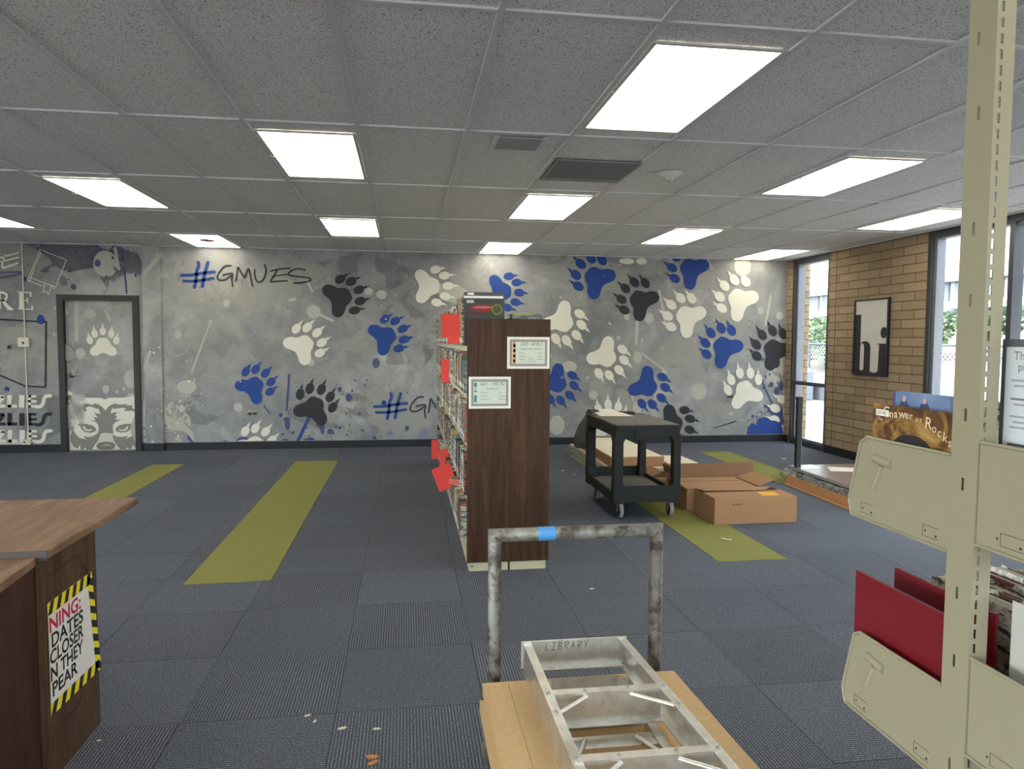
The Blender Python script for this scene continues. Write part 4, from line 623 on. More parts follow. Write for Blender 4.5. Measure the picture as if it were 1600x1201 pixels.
# warning sign
f = MB(); ya, yb2 = 2.50, 2.85; za, zb_ = .235, .605; X = -1.1585; mY = flat('sign_yellow', (226, 206, 30)); mK = flat('sign_black', (24, 26, 24)); mW = flat('sign_white', (214, 208, 200)); mR = flat('sign_red', (180, 26, 62))
def SP(s_, v, k=0):      # sign fraction -> world; right edge swings out a little at the bottom
    y_ = 2.505 + s_ * (.335 + .062 * (1 - v)); z_ = .225 + v * .378 + (0.0 if s_ < .5 else 0) - .018 * s_ * (1 - v); return (X - 0 + .0006 * k + .0, y_, z_)
f.sheet([SP(0, 0), SP(1, 0), SP(1, 1), SP(0, 1)], mY)
f.sheet([SP(0, 0, -1), SP(0, 1, -1), SP(1, 1, -1), SP(1, 0, -1)], mW)
for i in range(6):
    a_ = i / 6; f.sheet([SP(a_, .89, 1), SP(min(1, a_ + .08), .89, 1), SP(min(1, a_ + .14), 1, 1), SP(min(1, a_ + .06), 1, 1)], mK); f.sheet([SP(a_, 0, 1), SP(min(1, a_ + .08), 0, 1), SP(min(1, a_ + .14), .11, 1), SP(min(1, a_ + .06), .11, 1)], mK)
for i in range(7):
    v = i / 7; f.sheet([SP(.875, v + .05, 1), SP(1, v, 1), SP(1, min(1, v + .075), 1), SP(.875, min(1, v + .125), 1)], mK)
f.sheet([SP(0, .11, 2), SP(.875, .11, 2), SP(.875, .89, 2), SP(0, .89, 2)], mW)
for s_, txt, v, m, sz in ((.0, 'NING:', .735, mR, .070), (.03, 'DATES', .592, mK, .066), (.0, 'CLOSER', .45, mK, .066), (.0, 'N THEY', .305, mK, .066), (.02, 'PEAR', .16, mK, .066)):
    p0 = Vector(SP(s_, v, 3)); Mx = Matrix.Translation(p0) @ Matrix(((0, 0, 1, 0), (1, 0, 0, 0), (0, 1, 0, 0), (0, 0, 0, 1))); f.text(txt, sz, Mx, m, 0, .0016, 'LEFT', 1.22 if txt != 'CLOSER' and txt != 'N THEY' else 1.04)
solo(f, 'warning_sign', 'white sign with yellow and black striped border taped to the desk side', 'sign')

# ================================================================ BLACK UTILITY CART
M_CP = mat('black_cart_plastic', (34, 35, 36), .6, 0, .15, 40, .25, 400, Specular_IOR_Level=.25); M_CT = mat('brown_grey_cart_top', (104, 99, 92), .65, 0, .25, 7, .2, 300)  # shelf surfaces coloured lighter and browner than the black plastic
ct = thing('utility_cart', 'black plastic two shelf utility cart on grey casters in front of the boxes', 'cart', (1.95, 6.12, 0)); cx0, cx1, cy0, cy1 = 1.667, 2.235, 5.65, 6.60
f = MB(); f.prism(rrect(cx0, cx1, cy0, cy1, .03), 'Z', .752, .782, M_CP); f.box(cx0 + .02, cx1 - .02, cy0 + .02, cy1 - .12, .782, .787, M_CT)
for q in ((cx0 + .01, cx1 - .01, cy0 + .006, cy0 + .03), (cx0 + .01, cx1 - .01, cy1 - .03, cy1 - .006), (cx0 + .006, cx0 + .03, cy0 + .02, cy1 - .02), (cx1 - .03, cx1 - .006, cy0 + .02, cy1 - .02)): f.box(*q, .69, .752, M_CP)
f.box(cx0 + .17, cx1 - .15, cy0 - .003, cy0 + .02, .665, .752, M_CP); f.build('top_shelf', ct, .004)
f = MB(); f.prism(rrect(cx0 + .1, cx1 - .12, cy1 - .11, cy1 + .04, .03), 'Z', .7825, .805, M_CP); f.build('handle_tray', ct, .006)
f = MB(); f.box(cx0 + .01, cx1 - .01, cy0 + .01, cy1 - .01, .16, .2, M_CP); f.box(cx0 + .03, cx1 - .03, cy0 + .03, cy1 - .03, .2, .203, M_CT)
for q in ((cx0, cx1, cy0, cy0 + .02), (cx0, cx1, cy1 - .02, cy1), (cx0, cx0 + .02, cy0 + .02, cy1 - .02), (cx1 - .02, cx1, cy0 + .02, cy1 - .02)):
    long_ = q[1] - q[0] < .1; f.box(*q, .15, .232 if long_ else .285, M_CP)
f.build('bottom_shelf', ct, .004)
for lx, sx_ in ((cx0, 1), (cx1, -1)):
    for ly, sy_ in ((cy0, 1), (cy1, -1)):
        f = MB(); wd = .078 if sx_ > 0 else .062
        def L_(z_, w_, e_): a, c = sorted((lx + sx_ * .001, lx + sx_ * w_)); g_, h_ = sorted((ly + sy_ * .001, ly + sy_ * e_)); return [(a, g_, z_), (c, g_, z_), (c, h_, z_), (a, h_, z_)]
        f.hexa(L_(.14, wd + .02, .11), L_(.31, wd + .004, .085), M_CP); f.hexa(L_(.31, wd, .08), L_(.64, wd, .08), M_CP); f.hexa(L_(.64, wd, .08), L_(.7, wd + .028, .115), M_CP)
        f.box(*sorted((lx - sx_ * .001, lx + sx_ * (wd + .002))), *sorted((ly - sy_ * .001, ly + sy_ * .082)), .455, .462, M_CP); f.build('leg', ct, .006)
M_WH = mat('grey_tread', (150, 150, 148), .6); M_HUB = mat('wheel_black', (30, 30, 32), .5)
for x, y_, yaw in ((1.757, 5.765, 8), (2.19, 5.765, 10), (1.757, 6.50, 0), (2.19, 6.5, 0)):
    c = MB(); c.box(x - .03, x + .03, y_ - .04, y_ + .04, .135, .1398, M_STEEL); c.box(x - .024, x - .021, y_ - .016, y_ + .016, .05, .135, M_STEEL); c.box(x + .021, x + .024, y_ - .016, y_ + .016, .05, .135, M_STEEL)
    k1 = c.build('caster', ct); q = MB(); q.lathe([(.05, -.016), (.0605, -.014), (.0615, 0), (.0605, .014), (.05, .016)], (x, y_, .0642), M_WH, 24, 'X'); q.lathe([(.0, -.017), (.02, -.019), (.022, -.015), (.05, -.015)], (x, y_, .0642), M_HUB, 24, 'X'); q.lathe([(.05, .015), (.022, .015), (.02, .019), (0, .017)], (x, y_, .0642), M_HUB, 24, 'X'); q.build('wheel', k1)
# stuff lying on the cart
def crumple(mb, cx, cy, cz, rx, ry, rz, m, seed, amp=.25, n=18, fr_=3.0):
    vs = []; fs = []
    for i in range(n + 1):
        for j in range(2 * n):
            th = pi * i / n; ph = pi * j / n; d = Vector((sin(th) * cos(ph), sin(th) * sin(ph), cos(th)))
            k = 1 + amp * noise.noise(d * fr_ + Vector((seed, 0, 0))) + amp * .6 * noise.noise(d * fr_ * 3 + Vector((0, seed, 0)))
            vs.append((cx + rx * d.x * k, cy + ry * d.y * k, cz + rz * max(-.97, d.z * k)))
    for i in range(n):
        for j in range(2 * n): a = i * 2 * n + j; e_ = i * 2 * n + (j + 1) % (2 * n); fs.append((a, a + 2 * n, e_ + 2 * n, e_))
    return mb.add(vs, fs, m, True)
b = NB('clear_plastic'); tr = b.n('BsdfTransparent'); mxs = b.n('MixShader'); b.set(Base_Color=lin((196, 196, 190)), Roughness=.18); b.bump(b.noise(b.co(), 22, 4, .7, 2), 1, .03)
b.l(b.ramp(b.noise(b.co(), 14, 4, .7, 2), [(.35, .12), (.65, .7)]), mxs.inputs[0]); b.l(tr.outputs[0], mxs.inputs[1]); b.l(b.b.outputs[0], mxs.inputs[2]); b.l(mxs.outputs[0], b.out.inputs[0]); M_CLEAR = b.m
b = NB('smoky_bag'); tr = b.n('BsdfTransparent'); tr.inputs[0].default_value = (.55, .55, .55, 1); mxs = b.n('MixShader'); mxs.inputs[0].default_value = .62; b.set(Base_Color=lin((112, 108, 106)), Roughness=.25); b.bump(b.noise(b.co(), 26, 4, .7, 2), 1, .03)
b.l(tr.outputs[0], mxs.inputs[1]); b.l(b.b.outputs[0], mxs.inputs[2]); b.l(mxs.outputs[0], b.out.inputs[0]); M_BAG = b.m
f = MB(); vs = []; fs = []; N = 26; prof = [(.0, .44), (.05, .445), (.085, .47), (.1, .52), (.095, .58), (.075, .65), (.05, .72), (.03, .77), (.035, .79)]
for i, (r_, z_) in enumerate(prof):
    for j in range(N):
        a_ = 2 * pi * j / N; k = 1 + .22 * noise.noise(Vector((cos(a_) * 2, sin(a_) * 2, z_ * 9))) + .08 * sin(7 * a_ + z_ * 20); vs.append((1.665 + r_ * k * cos(a_) * .92 + (z_ - .5) * .22 - .0, 6.715 + r_ * k * sin(a_) * .75, z_))
for i in range(len(prof) - 1):
    for j in range(N): a_ = i * N + j; c_ = i * N + (j + 1) % N; fs.append((a_, c_, c_ + N, a_ + N))
f.add(vs, fs, M_BAG, True); solo(f, 'plastic_bag', 'smoky grey plastic trash bag hanging at the back left corner of the cart', 'bag')
f = MB(); M_SH = flat('sheet_white', (216, 212, 196)); f.add([(1.73, 6.34, .7895), (2.04, 6.3, .7895), (1.98, 6.47, .807), (1.80, 6.58, .812), (1.72, 6.5, .808)], [(0, 1, 2, 3, 4)], M_SH); f.add([(1.77, 6.40, .792), (2.0, 6.36, .792), (1.9, 6.60, .835), (1.78, 6.56, .83)], [(0, 1, 2, 3)], M_SH); solo(f, 'paper_sheet', 'loose white sheets lying at the back of the cart top', 'paper')
f = MB(); crumple(f, 1.72, 6.56, .812, .055, .05, .02, M_BAG, 4, .3); solo(f, 'plastic_wrap', 'small crumple of dark plastic on the back left cart corner', 'plastic wrap')

# ================================================================ BOXES AND PLANK PACKS
M_CB = mat('cardboard', (160, 120, 84), .85, 0, .07, 5, .1, 200); M_CBI = mat('cardboard_inside', (122, 88, 62), .9, 0, .1, 5); M_LBL = flat('orange_label', (226, 168, 62)); M_INK = flat('box_ink', (110, 66, 48))
def cbox(x0, x1, y0, y1, z1, name, lb, openness=0, flaps=(), z0=.0028, rot=0):
    t = thing(name, lb, 'cardboard box', ((x0 + x1) / 2, (y0 + y1) / 2, z0)); f = MB(); th = .005
    f.box(x0, x1, y0, y1, z0, z0 + th, M_CB)
    for q in ((x0, x1, y0, y0 + th), (x0, x1, y1 - th, y1), (x0, x0 + th, y0 + th, y1 - th), (x1 - th, x1, y0 + th, y1 - th)): f.box(*q, z0 + th, z1, M_CB)
    f.build('carton', t); 
    for fl in flaps:
        q = MB(); q.prism([(0, 0)], 'Z', 0, 0, M_CB) if False else None; g_ = MB(); vs, m = fl; vs = [Vector(v) for v in vs]; nn = (vs[1] - vs[0]).cross(vs[2] - vs[0]).normalized() * .004; g_.add(vs + [v - nn for v in vs], [(0, 1, 2, 3), (7, 6, 5, 4)] + [(i, 4 + i, 4 + (i + 1) % 4, (i + 1) % 4) for i in range(4)], m); g_.build('flap', t)
    return t
x0, x1, y0, y1, z1 = 2.44, 3.145, 5.437, 5.86, .212
t = cbox(x0, x1, y0, y1, z1, 'cardboard_box', 'closed brown cardboard box with an orange label, nearest of the boxes',
     flaps=[([(x0, y0, z1), (x1, y0, z1), (x1, y0 + .26, z1 + .004), (x0, y0 + .26, z1 + .004)], M_CB), ([(x0 + .01, y1, z1 + .001), (x0 + .01, y1 - .19, z1 + .020), (x1 - .16, y1 - .19, z1 + .014), (x1 - .01, y1, z1 + .001)], M_CB)])
f = MB(); f.sheet([(x1 - .27, y0 + .06, z1 + .0032), (x1 - .12, y0 + .05, z1 + .0028), (x1 - .10, y0 + .19, z1 + .0045), (x1 - .25, y0 + .2, z1 + .0047)], M_LBL); f.build('shipping_label', t)
f = MB(); [f.box(x0 + .15 + i * .015, x0 + .161 + i * .015, y0 - .0008, y0, .155, .168, M_INK) for i in range(5)]; f.build('stamp', t)
x0, x1, y0, y1, z1 = 2.405, 3.08, 5.93, 6.42, .195
cbox(x0, x1, y0, y1, z1, 'cardboard_box', 'open brown cardboard box behind the closed one, right flap raised',
     flaps=[([(x0, y0, z1), (x1 - .03, y0, z1), (x1 - .05, y0 + .24, z1 + .012), (x0 + .01, y0 + .24, z1 + .012)], M_CB), ([(x0, y1, z1), (x0, y1 - .23, z1 + .014), (x1 - .05, y1 - .23, z1 + .012), (x1 - .02, y1, z1)], M_CB),
            ([(x1, y0 + .03, z1), (x1, y1 - .03, z1), (x1 + .17, y1 - .02, z1 + .05), (x1 + .17, y0 + .06, z1 + .05)], M_CB), ([(x0, y0, z1 - .005), (x0, y1, z1 - .005), (x0 + .02, y1, z1 + .03), (x0 - .02, y0, z1 + .0)], M_CBI)])
x0, x1, y0, y1, z1 = 2.55, 3.28, 6.47, 6.85, .185
cbox(x0, x1, y0, y1, z1, 'cardboard_box', 'open brown box with its dark long flap standing upright, third from front',
     flaps=[([(x0, y0, z1), (x1, y0, z1), (x1 + .02, y0 + .03, z1 + .13), (x0 - .02, y0 + .03, z1 + .13)], M_CBI)])
x0, x1, y0, y1, z1 = 2.27, 2.52, 6.48, 6.8, .19
cbox(x0, x1, y0, y1, z1, 'cardboard_box', 'small open cardboard box seen behind the right legs of the cart',
     flaps=[([(x0, y0, z1), (x0, y1, z1), (x0 + .10, y1, z1 + .06), (x0 + .10, y0, z1 + .055)], M_CB), ([(x1, y0, z1), (x1, y1, z1), (x1 - .02, y1, z1 + .08), (x1 - .02, y0, z1 + .08)], M_CBI)])
b = NB('pale_plank'); co = b.co(); sp_ = b.n('SeparateXYZ'); b.l(co, sp_.inputs[0]); br = b.n('TexBrick'); cb_ = b.n('CombineXYZ'); b.l(sp_.outputs[0], cb_.inputs[0]); b.l(sp_.outputs[1], cb_.inputs[1]); b.l(cb_.outputs[0], br.inputs[0])
br.inputs['Scale'].default_value = 1; br.inputs['Brick Width'].default_value = 1.2; br.inputs['Row Height'].default_value = .12; br.inputs['Mortar Size'].default_value = .002; br.inputs['Color1'].default_value = (*lin((246, 240, 218)), 1); br.inputs['Color2'].default_value = (*lin((236, 226, 200)), 1); br.inputs['Mortar'].default_value = (*lin((140, 118, 86)), 1)
b.set(Base_Color=b.mix(b.math('MULTIPLY', b.noise(b.co(scale=(2, 20, 2)), 4, 4), .4), br.outputs[0], lin((206, 190, 156))), Roughness=.5); M_PLK = b.m
M_WRAP = mat('shrink_wrap', (186, 180, 164), .3, 0, .25, 18, .5, 40)
def pack(x0, x1, y0, y1, z0, z1, lb, body):
    t = thing('plank_pack', lb, 'flooring pack', ((x0 + x1) / 2, (y0 + y1) / 2, z0), 'packs of pale flooring planks'); MB().box(x0, x1, y0, y1, z0, z1 - .006, body).build('carton', t, .012, 3); MB().box(x0 + .008, x1 - .03, y0 + .008, y1 - .008, z1 - .0058, z1, M_PLK).build('plank', t)
pack(2.14, 2.83, 7.5, 9.35, .0028, .10, 'lower shrink wrapped pack of flooring planks on the carpet behind the cart', M_WRAP)
pack(2.19, 2.80, 7.56, 9.1, .101, .215, 'upper pack of pale flooring planks with brown carton sides behind the cart', M_CB)
pack(2.86, 3.24, 7.25, 8.17, 0, .12, 'low pack of pale flooring planks right of the big pile', M_CB)
f = MB(); vs = []; n = 40
for i in range(n + 1):
    for j in range(5):
        s_ = i / n; p_ = Vector((2.10, 9.3 - s_ * 1.85, 0)) if s_ < .5 else Vector((2.10, 9.3 - s_ * 1.85, 0)); k = noise.noise(Vector((s_ * 9, j * .8, 2))); vs.append((2.135 - .055 * (1 - j / 4) - .012 * abs(k), p_.y, .004 + .028 * j + .008 * k))
f.add(vs, [(i * 5 + j, i * 5 + j + 1, (i + 1) * 5 + j + 1, (i + 1) * 5 + j) for i in range(n) for j in range(4)], M_CLEAR, True); solo(f, 'plastic_wrap', 'crumpled clear plastic wrap along the left side of the plank pile', 'plastic wrap')

# ================================================================ LOW TABLE BY THE WINDOW
M_TT = mat('brown_laminate', (134, 112, 104), .3, 0, .06, 30); M_TE = mat('grey_table_edge', (150, 146, 138), .5)
t = thing('low_table', 'low brown laminate tabletop with grey edge on the floor by the window', 'table', (4.4, 6.4, 0))
f = MB(); f.prism(rrect(4.03, 4.80, 5.60, 7.2, .02), 'Z', .122, .149, M_TE); f.build('edge', t, .004); MB().prism(rrect(4.038, 4.792, 5.608, 7.192, .018), 'Z', .1492, .1512, M_TT).build('tabletop', t)
for x, y_ in ((4.12, 5.7), (4.7, 5.7), (4.12, 7.08), (4.7, 7.08)): f = MB(); f.box(x - .03, x + .03, y_ - .03, y_ + .03, 0, .1215, M_BLK); f.build('leg', t)
t = thing('table_post', 'upright black square post with steel foot plate standing on the low table', 'post', (4.06, 7.02, .152)); M_PB = mat('black_post', (22, 22, 24), .6, 0)
f = MB(); f.box(4.032, 4.082, 7.0, 7.05, .156, .865, M_PB); f.box(4.0815, 4.0835, 7.0, 7.006, .16, .84, mat('light_seam', (176, 176, 174), .4)); f.build('pole', t, .004)
MB().box(4.028, 4.086, 6.996, 7.054, .866, .90, mat('black_cap', (24, 24, 26), .5)).build('cap', t, .006)
MB().add([(4.035, 6.92, .1525), (4.28, 6.955, .1525), (4.30, 7.17, .1525), (4.06, 7.17, .1525), (4.035, 6.92, .156), (4.28, 6.955, .156), (4.30, 7.17, .156), (4.06, 7.17, .156)], [(3, 2, 1, 0), (4, 5, 6, 7), (0, 1, 5, 4), (1, 2, 6, 5), (2, 3, 7, 6), (3, 0, 4, 7)], mat('bright_steel', (210, 216, 220), .25, .6)).build('foot_plate', t)
f = MB(); f.prism([(4.411, 7.055), (4.66, 6.95), (4.52, 6.74), (4.29, 6.80)], 'Z', .1518, .1528, M_SH); solo(f, 'paper_sheet', 'white paper lying on the low brown table near the shelf bracket', 'paper')
t = thing('cardboard_tray', 'long shallow open cardboard tray on the carpet along the low table', 'cardboard tray', (3.95, 6.3, 0)); M_OR = mat('orange_cardboard', (180, 132, 88), .85, 0, .07, 5)
f = MB(); f.prism([(3.825, 5.6), (3.86, 6.95), (3.90, 6.97), (3.865, 5.6)], 'Z', .002, .006, M_OR); f.build('flap', t)
f = MB(); f.hexa([(3.865, 5.6, .003), (3.90, 5.6, .003), (3.935, 6.98, .003), (3.90, 6.98, .003)][:1] + [(3.871, 5.6, .003), (3.906, 6.98, .003), (3.900, 6.98, .003)], [(3.895, 5.6, .085), (3.901, 5.6, .085), (3.936, 6.98, .085), (3.930, 6.98, .085)], M_OR)
f.build('side', t); f = MB(); f.prism([(3.872, 5.6), (4.022, 5.6), (4.022, 6.98), (3.907, 6.98)], 'Z', .0005, .0028, M_OR); f.build('bottom', t)
f = MB(); n = 46; vs = []; rr = random.Random(2)
for i in range(n + 1):
    for j in range(9):
        s_ = i / n; u_ = j / 8; y_ = 6.97 - s_ * 1.35; k = noise.noise(Vector((s_ * 14, u_ * 3, 1))); k2 = noise.noise(Vector((s_ * 30, u_ * 6, 5))); vs.append((3.932 + u_ * .085 + .008 * k, y_, .02 + .10 * sin(u_ * pi * .55 + .25) + .018 * k + .012 * k2))
f.add(vs, [(i * 9 + j, i * 9 + j + 1, (i + 1) * 9 + j + 1, (i + 1) * 9 + j) for i in range(n) for j in range(8)], M_CLEAR, True); crumple(f, 3.96, 7.07, .085, .055, .07, .045, M_CLEAR, 9, .5); solo(f, 'plastic_film', 'crumpled clear plastic film stuffed between the tray and the low table', 'plastic film')

# ================================================================ PLATFORM TRUCK WITH SHEETS AND LADDER
b = NB('worn_steel'); co = b.co(); n1 = b.noise(co, 16, 5, .7, .4); n2 = b.noise(b.co(scale=(1, 1, 1)), 45, 3, .7)
b.set(Base_Color=b.mix(b.ramp(n1, [(.44, 0.), (.62, 1.)]), lin((138, 136, 128)), lin((82, 76, 68))), Roughness=b.math('MULTIPLY_ADD', n2, .35, .32), Metallic=.6, Specular_IOR_Level=.3); M_WORN = b.m
M_RUST = mat('weld_rust', (104, 80, 66), .6, .6, .3, 60)
pt = thing('platform_truck', 'steel platform truck with square pipe handle, loaded with sheets and a ladder', 'platform truck', (.56, 1.4, 0))
hx0, hx1, hy, hz, hr = .289, .847, 2.352, .822, .0225
f = MB(); f.tube([(hx0, hy, .19), (hx0, hy, hz), (hx1, hy, hz + .002), (hx1, hy, .19)], hr, M_WORN, 20); f.build('handle', pt)
f = MB()
for x in (hx0, hx1): d_ = 1 if x == hx0 else -1; a_ = Vector((x - d_ * hr, hy, hz + hr)); c_ = Vector((x + d_ * hr, hy, hz - hr)); f.tube([(x - d_ * .023, hy - .0005, hz + .024), (x + d_ * .004, hy - .0232, hz - .004), (x + d_ * .023, hy - .0005, hz - .024)], .0035, M_RUST, 6)
f.build('weld', pt)
f = MB(); f.tube([(.433, hy, hz + .0006), (.492, hy, hz + .0008)], hr + .0008, mat('blue_tape', (74, 146, 208), .6, 0, .05), 20, False); f.build('tape', pt)
MB().box(.262, .93, .30, 2.42, .165, .2, M_WORN).build('platform', pt, .004)
for x, y_ in ((.28, .45), (.85, .45), (.28, 2.22), (.85, 2.22)):
    c = MB(); c.box(x - .045, x + .045, y_ - .05, y_ + .05, .158, .1648, M_STEEL); c.box(x - .03, x - .025, y_ - .02, y_ + .02, .06, .158, M_STEEL); c.box(x + .025, x + .03, y_ - .02, y_ + .02, .06, .158, M_STEEL); k1 = c.build('caster', pt)
    q = MB(); q.lathe([(0, -.018), (.06, -.02), (.065, -.012), (.065, .012), (.06, .02), (0, .018)], (x, y_, .0655), M_HUB, 20, 'X'); q.build('wheel', k1)
M_FB = mat('fibreboard', (204, 171, 125), .85, 0, .16, 70, .2, 300); M_FB2 = mat('fibreboard_pale', (204, 176, 130), .85, 0, .08, 6)
SHT = [((.236, .46), (.91, .44), (.90, 2.27), (.245, 2.268), .2005, .245, M_FB2, 'bottom'), ((.252, .5), (.925, .5), (.893, 2.262), (.262, 2.262), .2455, .285, M_FB, 'second from bottom'), ((.225, .5), (.92, .5), (.88, 2.25), (.228, 2.235), .2855, .322, M_FB2, 'second from top'),
       ((.262, .47), (.945, .47), (.889, 2.278), (.241, 2.272), .3225, .36, M_FB, 'topmost')]
for a_, b_, c_, d_, z0, z1, m, nm in SHT:
    f = MB(); f.prism([a_, b_, c_, d_], 'Z', z0, z1, m)
    if nm == 'topmost': f.box(.30, .302, .5, 2.26, z1, z1 + .0006, M_FB2); f.box(.322, .3235, .5, 2.26, z1, z1 + .0006, mat('crease', (160, 124, 84), .9))
    solo(f, 'cardboard_sheet', 'flat tan cardboard bundle on the platform truck, %s of the stack' % nm, 'cardboard', 'tan cardboard bundles under the ladder')
# ladder
b = NB('brushed_aluminium'); co = b.co(scale=(3, 3, 3)); n1 = b.noise(b.co(scale=(30, 2, 30)), 6, 4, .7); n2 = b.noise(co, 5, 5, .7, .6)
b.set(Base_Color=b.mix(b.ramp(n2, [(.4, 0.), (.75, 1.)]), lin((226, 225, 220)), lin((192, 185, 172))), Roughness=b.math('MULTIPLY_ADD', n1, .25, .22), Metallic=.9); M_LAD = b.m
ld = thing('step_ladder', 'folded aluminium step ladder lying on the cardboard on the platform truck', 'ladder', (.57, 1.4, .361)); zt_, zb2 = .490, .3605
YF, YNr = 2.262, .55
xl = lambda y_: .372 + (2.27 - y_) * .009; xr = lambda y_: .714 + (2.27 - y_) * .055
def rail(xf, sgn, name, z0, z1, w_):
    f = MB()
    def qd(y_, a, c): return sorted((xf(y_) + sgn * a, xf(y_) + sgn * c))
    def bar(a, c, za_, zc_):
        p0, p1 = qd(YNr, a, c); q0, q1 = qd(YF, a, c); f.hexa([(p0, YNr, za_), (p1, YNr, za_), (q1, YF, za_), (q0, YF, za_)], [(p0, YNr, zc_), (p1, YNr, zc_), (q1, YF, zc_), (q0, YF, zc_)], M_LAD)
    bar(0, .004, z0, z1 - .004); bar(0, w_, z1 - .004, z1); bar(.004, w_ * .8, z0, z0 + .004)
    bar(w_ * .35, w_ * .42, z1, z1 + .0012); bar(w_ * .65, w_ * .72, z1, z1 + .0012); f.build(name, ld)
rail(xl, 1, 'side_rail', .395, zt_, .026); rail(xr, -1, 'side_rail', .395, zt_, .026)
f = MB(); f.box(.366, .718, YF + .001, YF + .005, .405, .494, M_LAD); f.box(.366, .718, YF - .004, YF + .001, .4902, .4945, M_LAD); f.box(.38, .70, YF - .03, YF + .001, .405, .409, M_LAD); cap = f.build('top_cap', ld)
mi_ = flat('marker_ink', (66, 60, 54)); x_ = .445; f = MB(); LET = {'L': [[(0, 1), (0, 0), (.6, 0)]], 'I': [[(.3, 1), (.3, 0)], [(0, 1), (.6, 1)], [(0, 0), (.6, 0)]], 'B': [[(0, 1), (0, 0)], [(0, 1), (.5, .85), (.45, .55), (0, .5)], [(0, .5), (.6, .35), (.5, .05), (0, 0)]], 'R': [[(0, 0), (0, 1)], [(0, 1), (.6, .9), (.5, .55), (0, .5)], [(.1, .5), (.6, 0)]], 'A': [[(0, 0), (.3, 1), (.6, 0)], [(.15, .45), (.5, .45)]], 'Y': [[(0, 1), (.3, .5)], [(.6, 1), (.15, 0)]]}
for ch in 'LIBRARY':
    for st2 in LET[ch]:
        for i in range(len(st2) - 1): f.ribbon([(x_ + a_ * .018 + b_ * .003, .462 + b_ * .024) for a_, b_ in st2[i:i + 2]], .0018, lambda q: (q[0], YF + .0004, q[1]), mi_)
    x_ += .0215
f.build('marker_writing', cap)
for y_ in (1.905, 1.585, 1.26, .93):
    a_, c_ = xl(y_) + .0265, xr(y_) - .0265; f = MB(); f.box(a_ - .02, c_ + .02, y_, y_ + .028, zt_ + .0002, zt_ + .0035, M_LAD) ; f.box(a_, c_, y_, y_ + .003, .405, zt_, M_LAD); f.box(a_, c_, y_ - .022, y_, .405, .408, M_LAD); stp = f.build('step', ld)
    for s_, x in ((1, a_ + .09), (-1, c_ - .09)):
        q = MB(); q.tube([(x, y_ - .004, zt_ - .006), ((xl(y_ - .09) + .02) if s_ > 0 else (xr(y_ - .09) - .02), y_ - .085, zt_ - .006)], .0062, M_LAD, 8); q.build('brace', ld)
    q = MB()
    for x, dy in ((xl(y_) + .013, .012), (xr(y_) - .013, .012), (xl(y_ - .09) + .013, -.085), (xr(y_ - .09) - .013, -.085), (a_ + .09, .014), (c_ - .09, .014)): q.lathe([(.0, .004), (.005, .0035), (.0065, 0)], (x, y_ + dy, zt_ + (.0032 if dy > 0 else 0)), M_STEEL, 10)
    q.build('rivet', ld)
# pail tray and rear section
f = MB(); pl = rrect(.415, .69, 1.955, 2.165, .05); f.prism(pl, 'Z', .372, .376, M_LAD)
for i in range(len(pl)): a_, c_ = pl[i], pl[(i + 1) % len(pl)]; f.add([(a_[0], a_[1], .376), (c_[0], c_[1], .376), (c_[0], c_[1], .412), (a_[0], a_[1], .412)], [(0, 1, 2, 3)], M_LAD)
for x in (.46, .62): f.box(x, x + .045, 1.99, 2.0, .3762, .3768, mat('slot_dark', (70, 66, 60), .7))
f.build('pail_shelf', ld)
for x0, x1 in ((.412, .43), (.672, .694)): f = MB(); f.hexa([(x0, .6, .3615), (x1, .6, .3615), (x1, 1.94, .3615), (x0, 1.94, .3615)], [(x0, .6, .39), (x1, .6, .39), (x1, 1.94, .39), (x0, 1.94, .39)], M_LAD); f.build('rear_rail', ld)
for y_ in (1.852, 1.25):
    f = MB(); f.box(.4305, .6715, y_ - .028, y_ + .028, .378, .382, M_LAD); f.box(.4305, .6715, y_ - .031, y_ - .028, .363, .382, M_LAD); f.build('rear_bar', ld)
    for s_, x, x2 in ((1, .475, .433), (-1, .62, .665)): f = MB(); f.tube([(x, y_ - .0, .388), (x2, y_ - .09, .386)], .007, M_LAD, 8); f.build('rear_brace', ld)

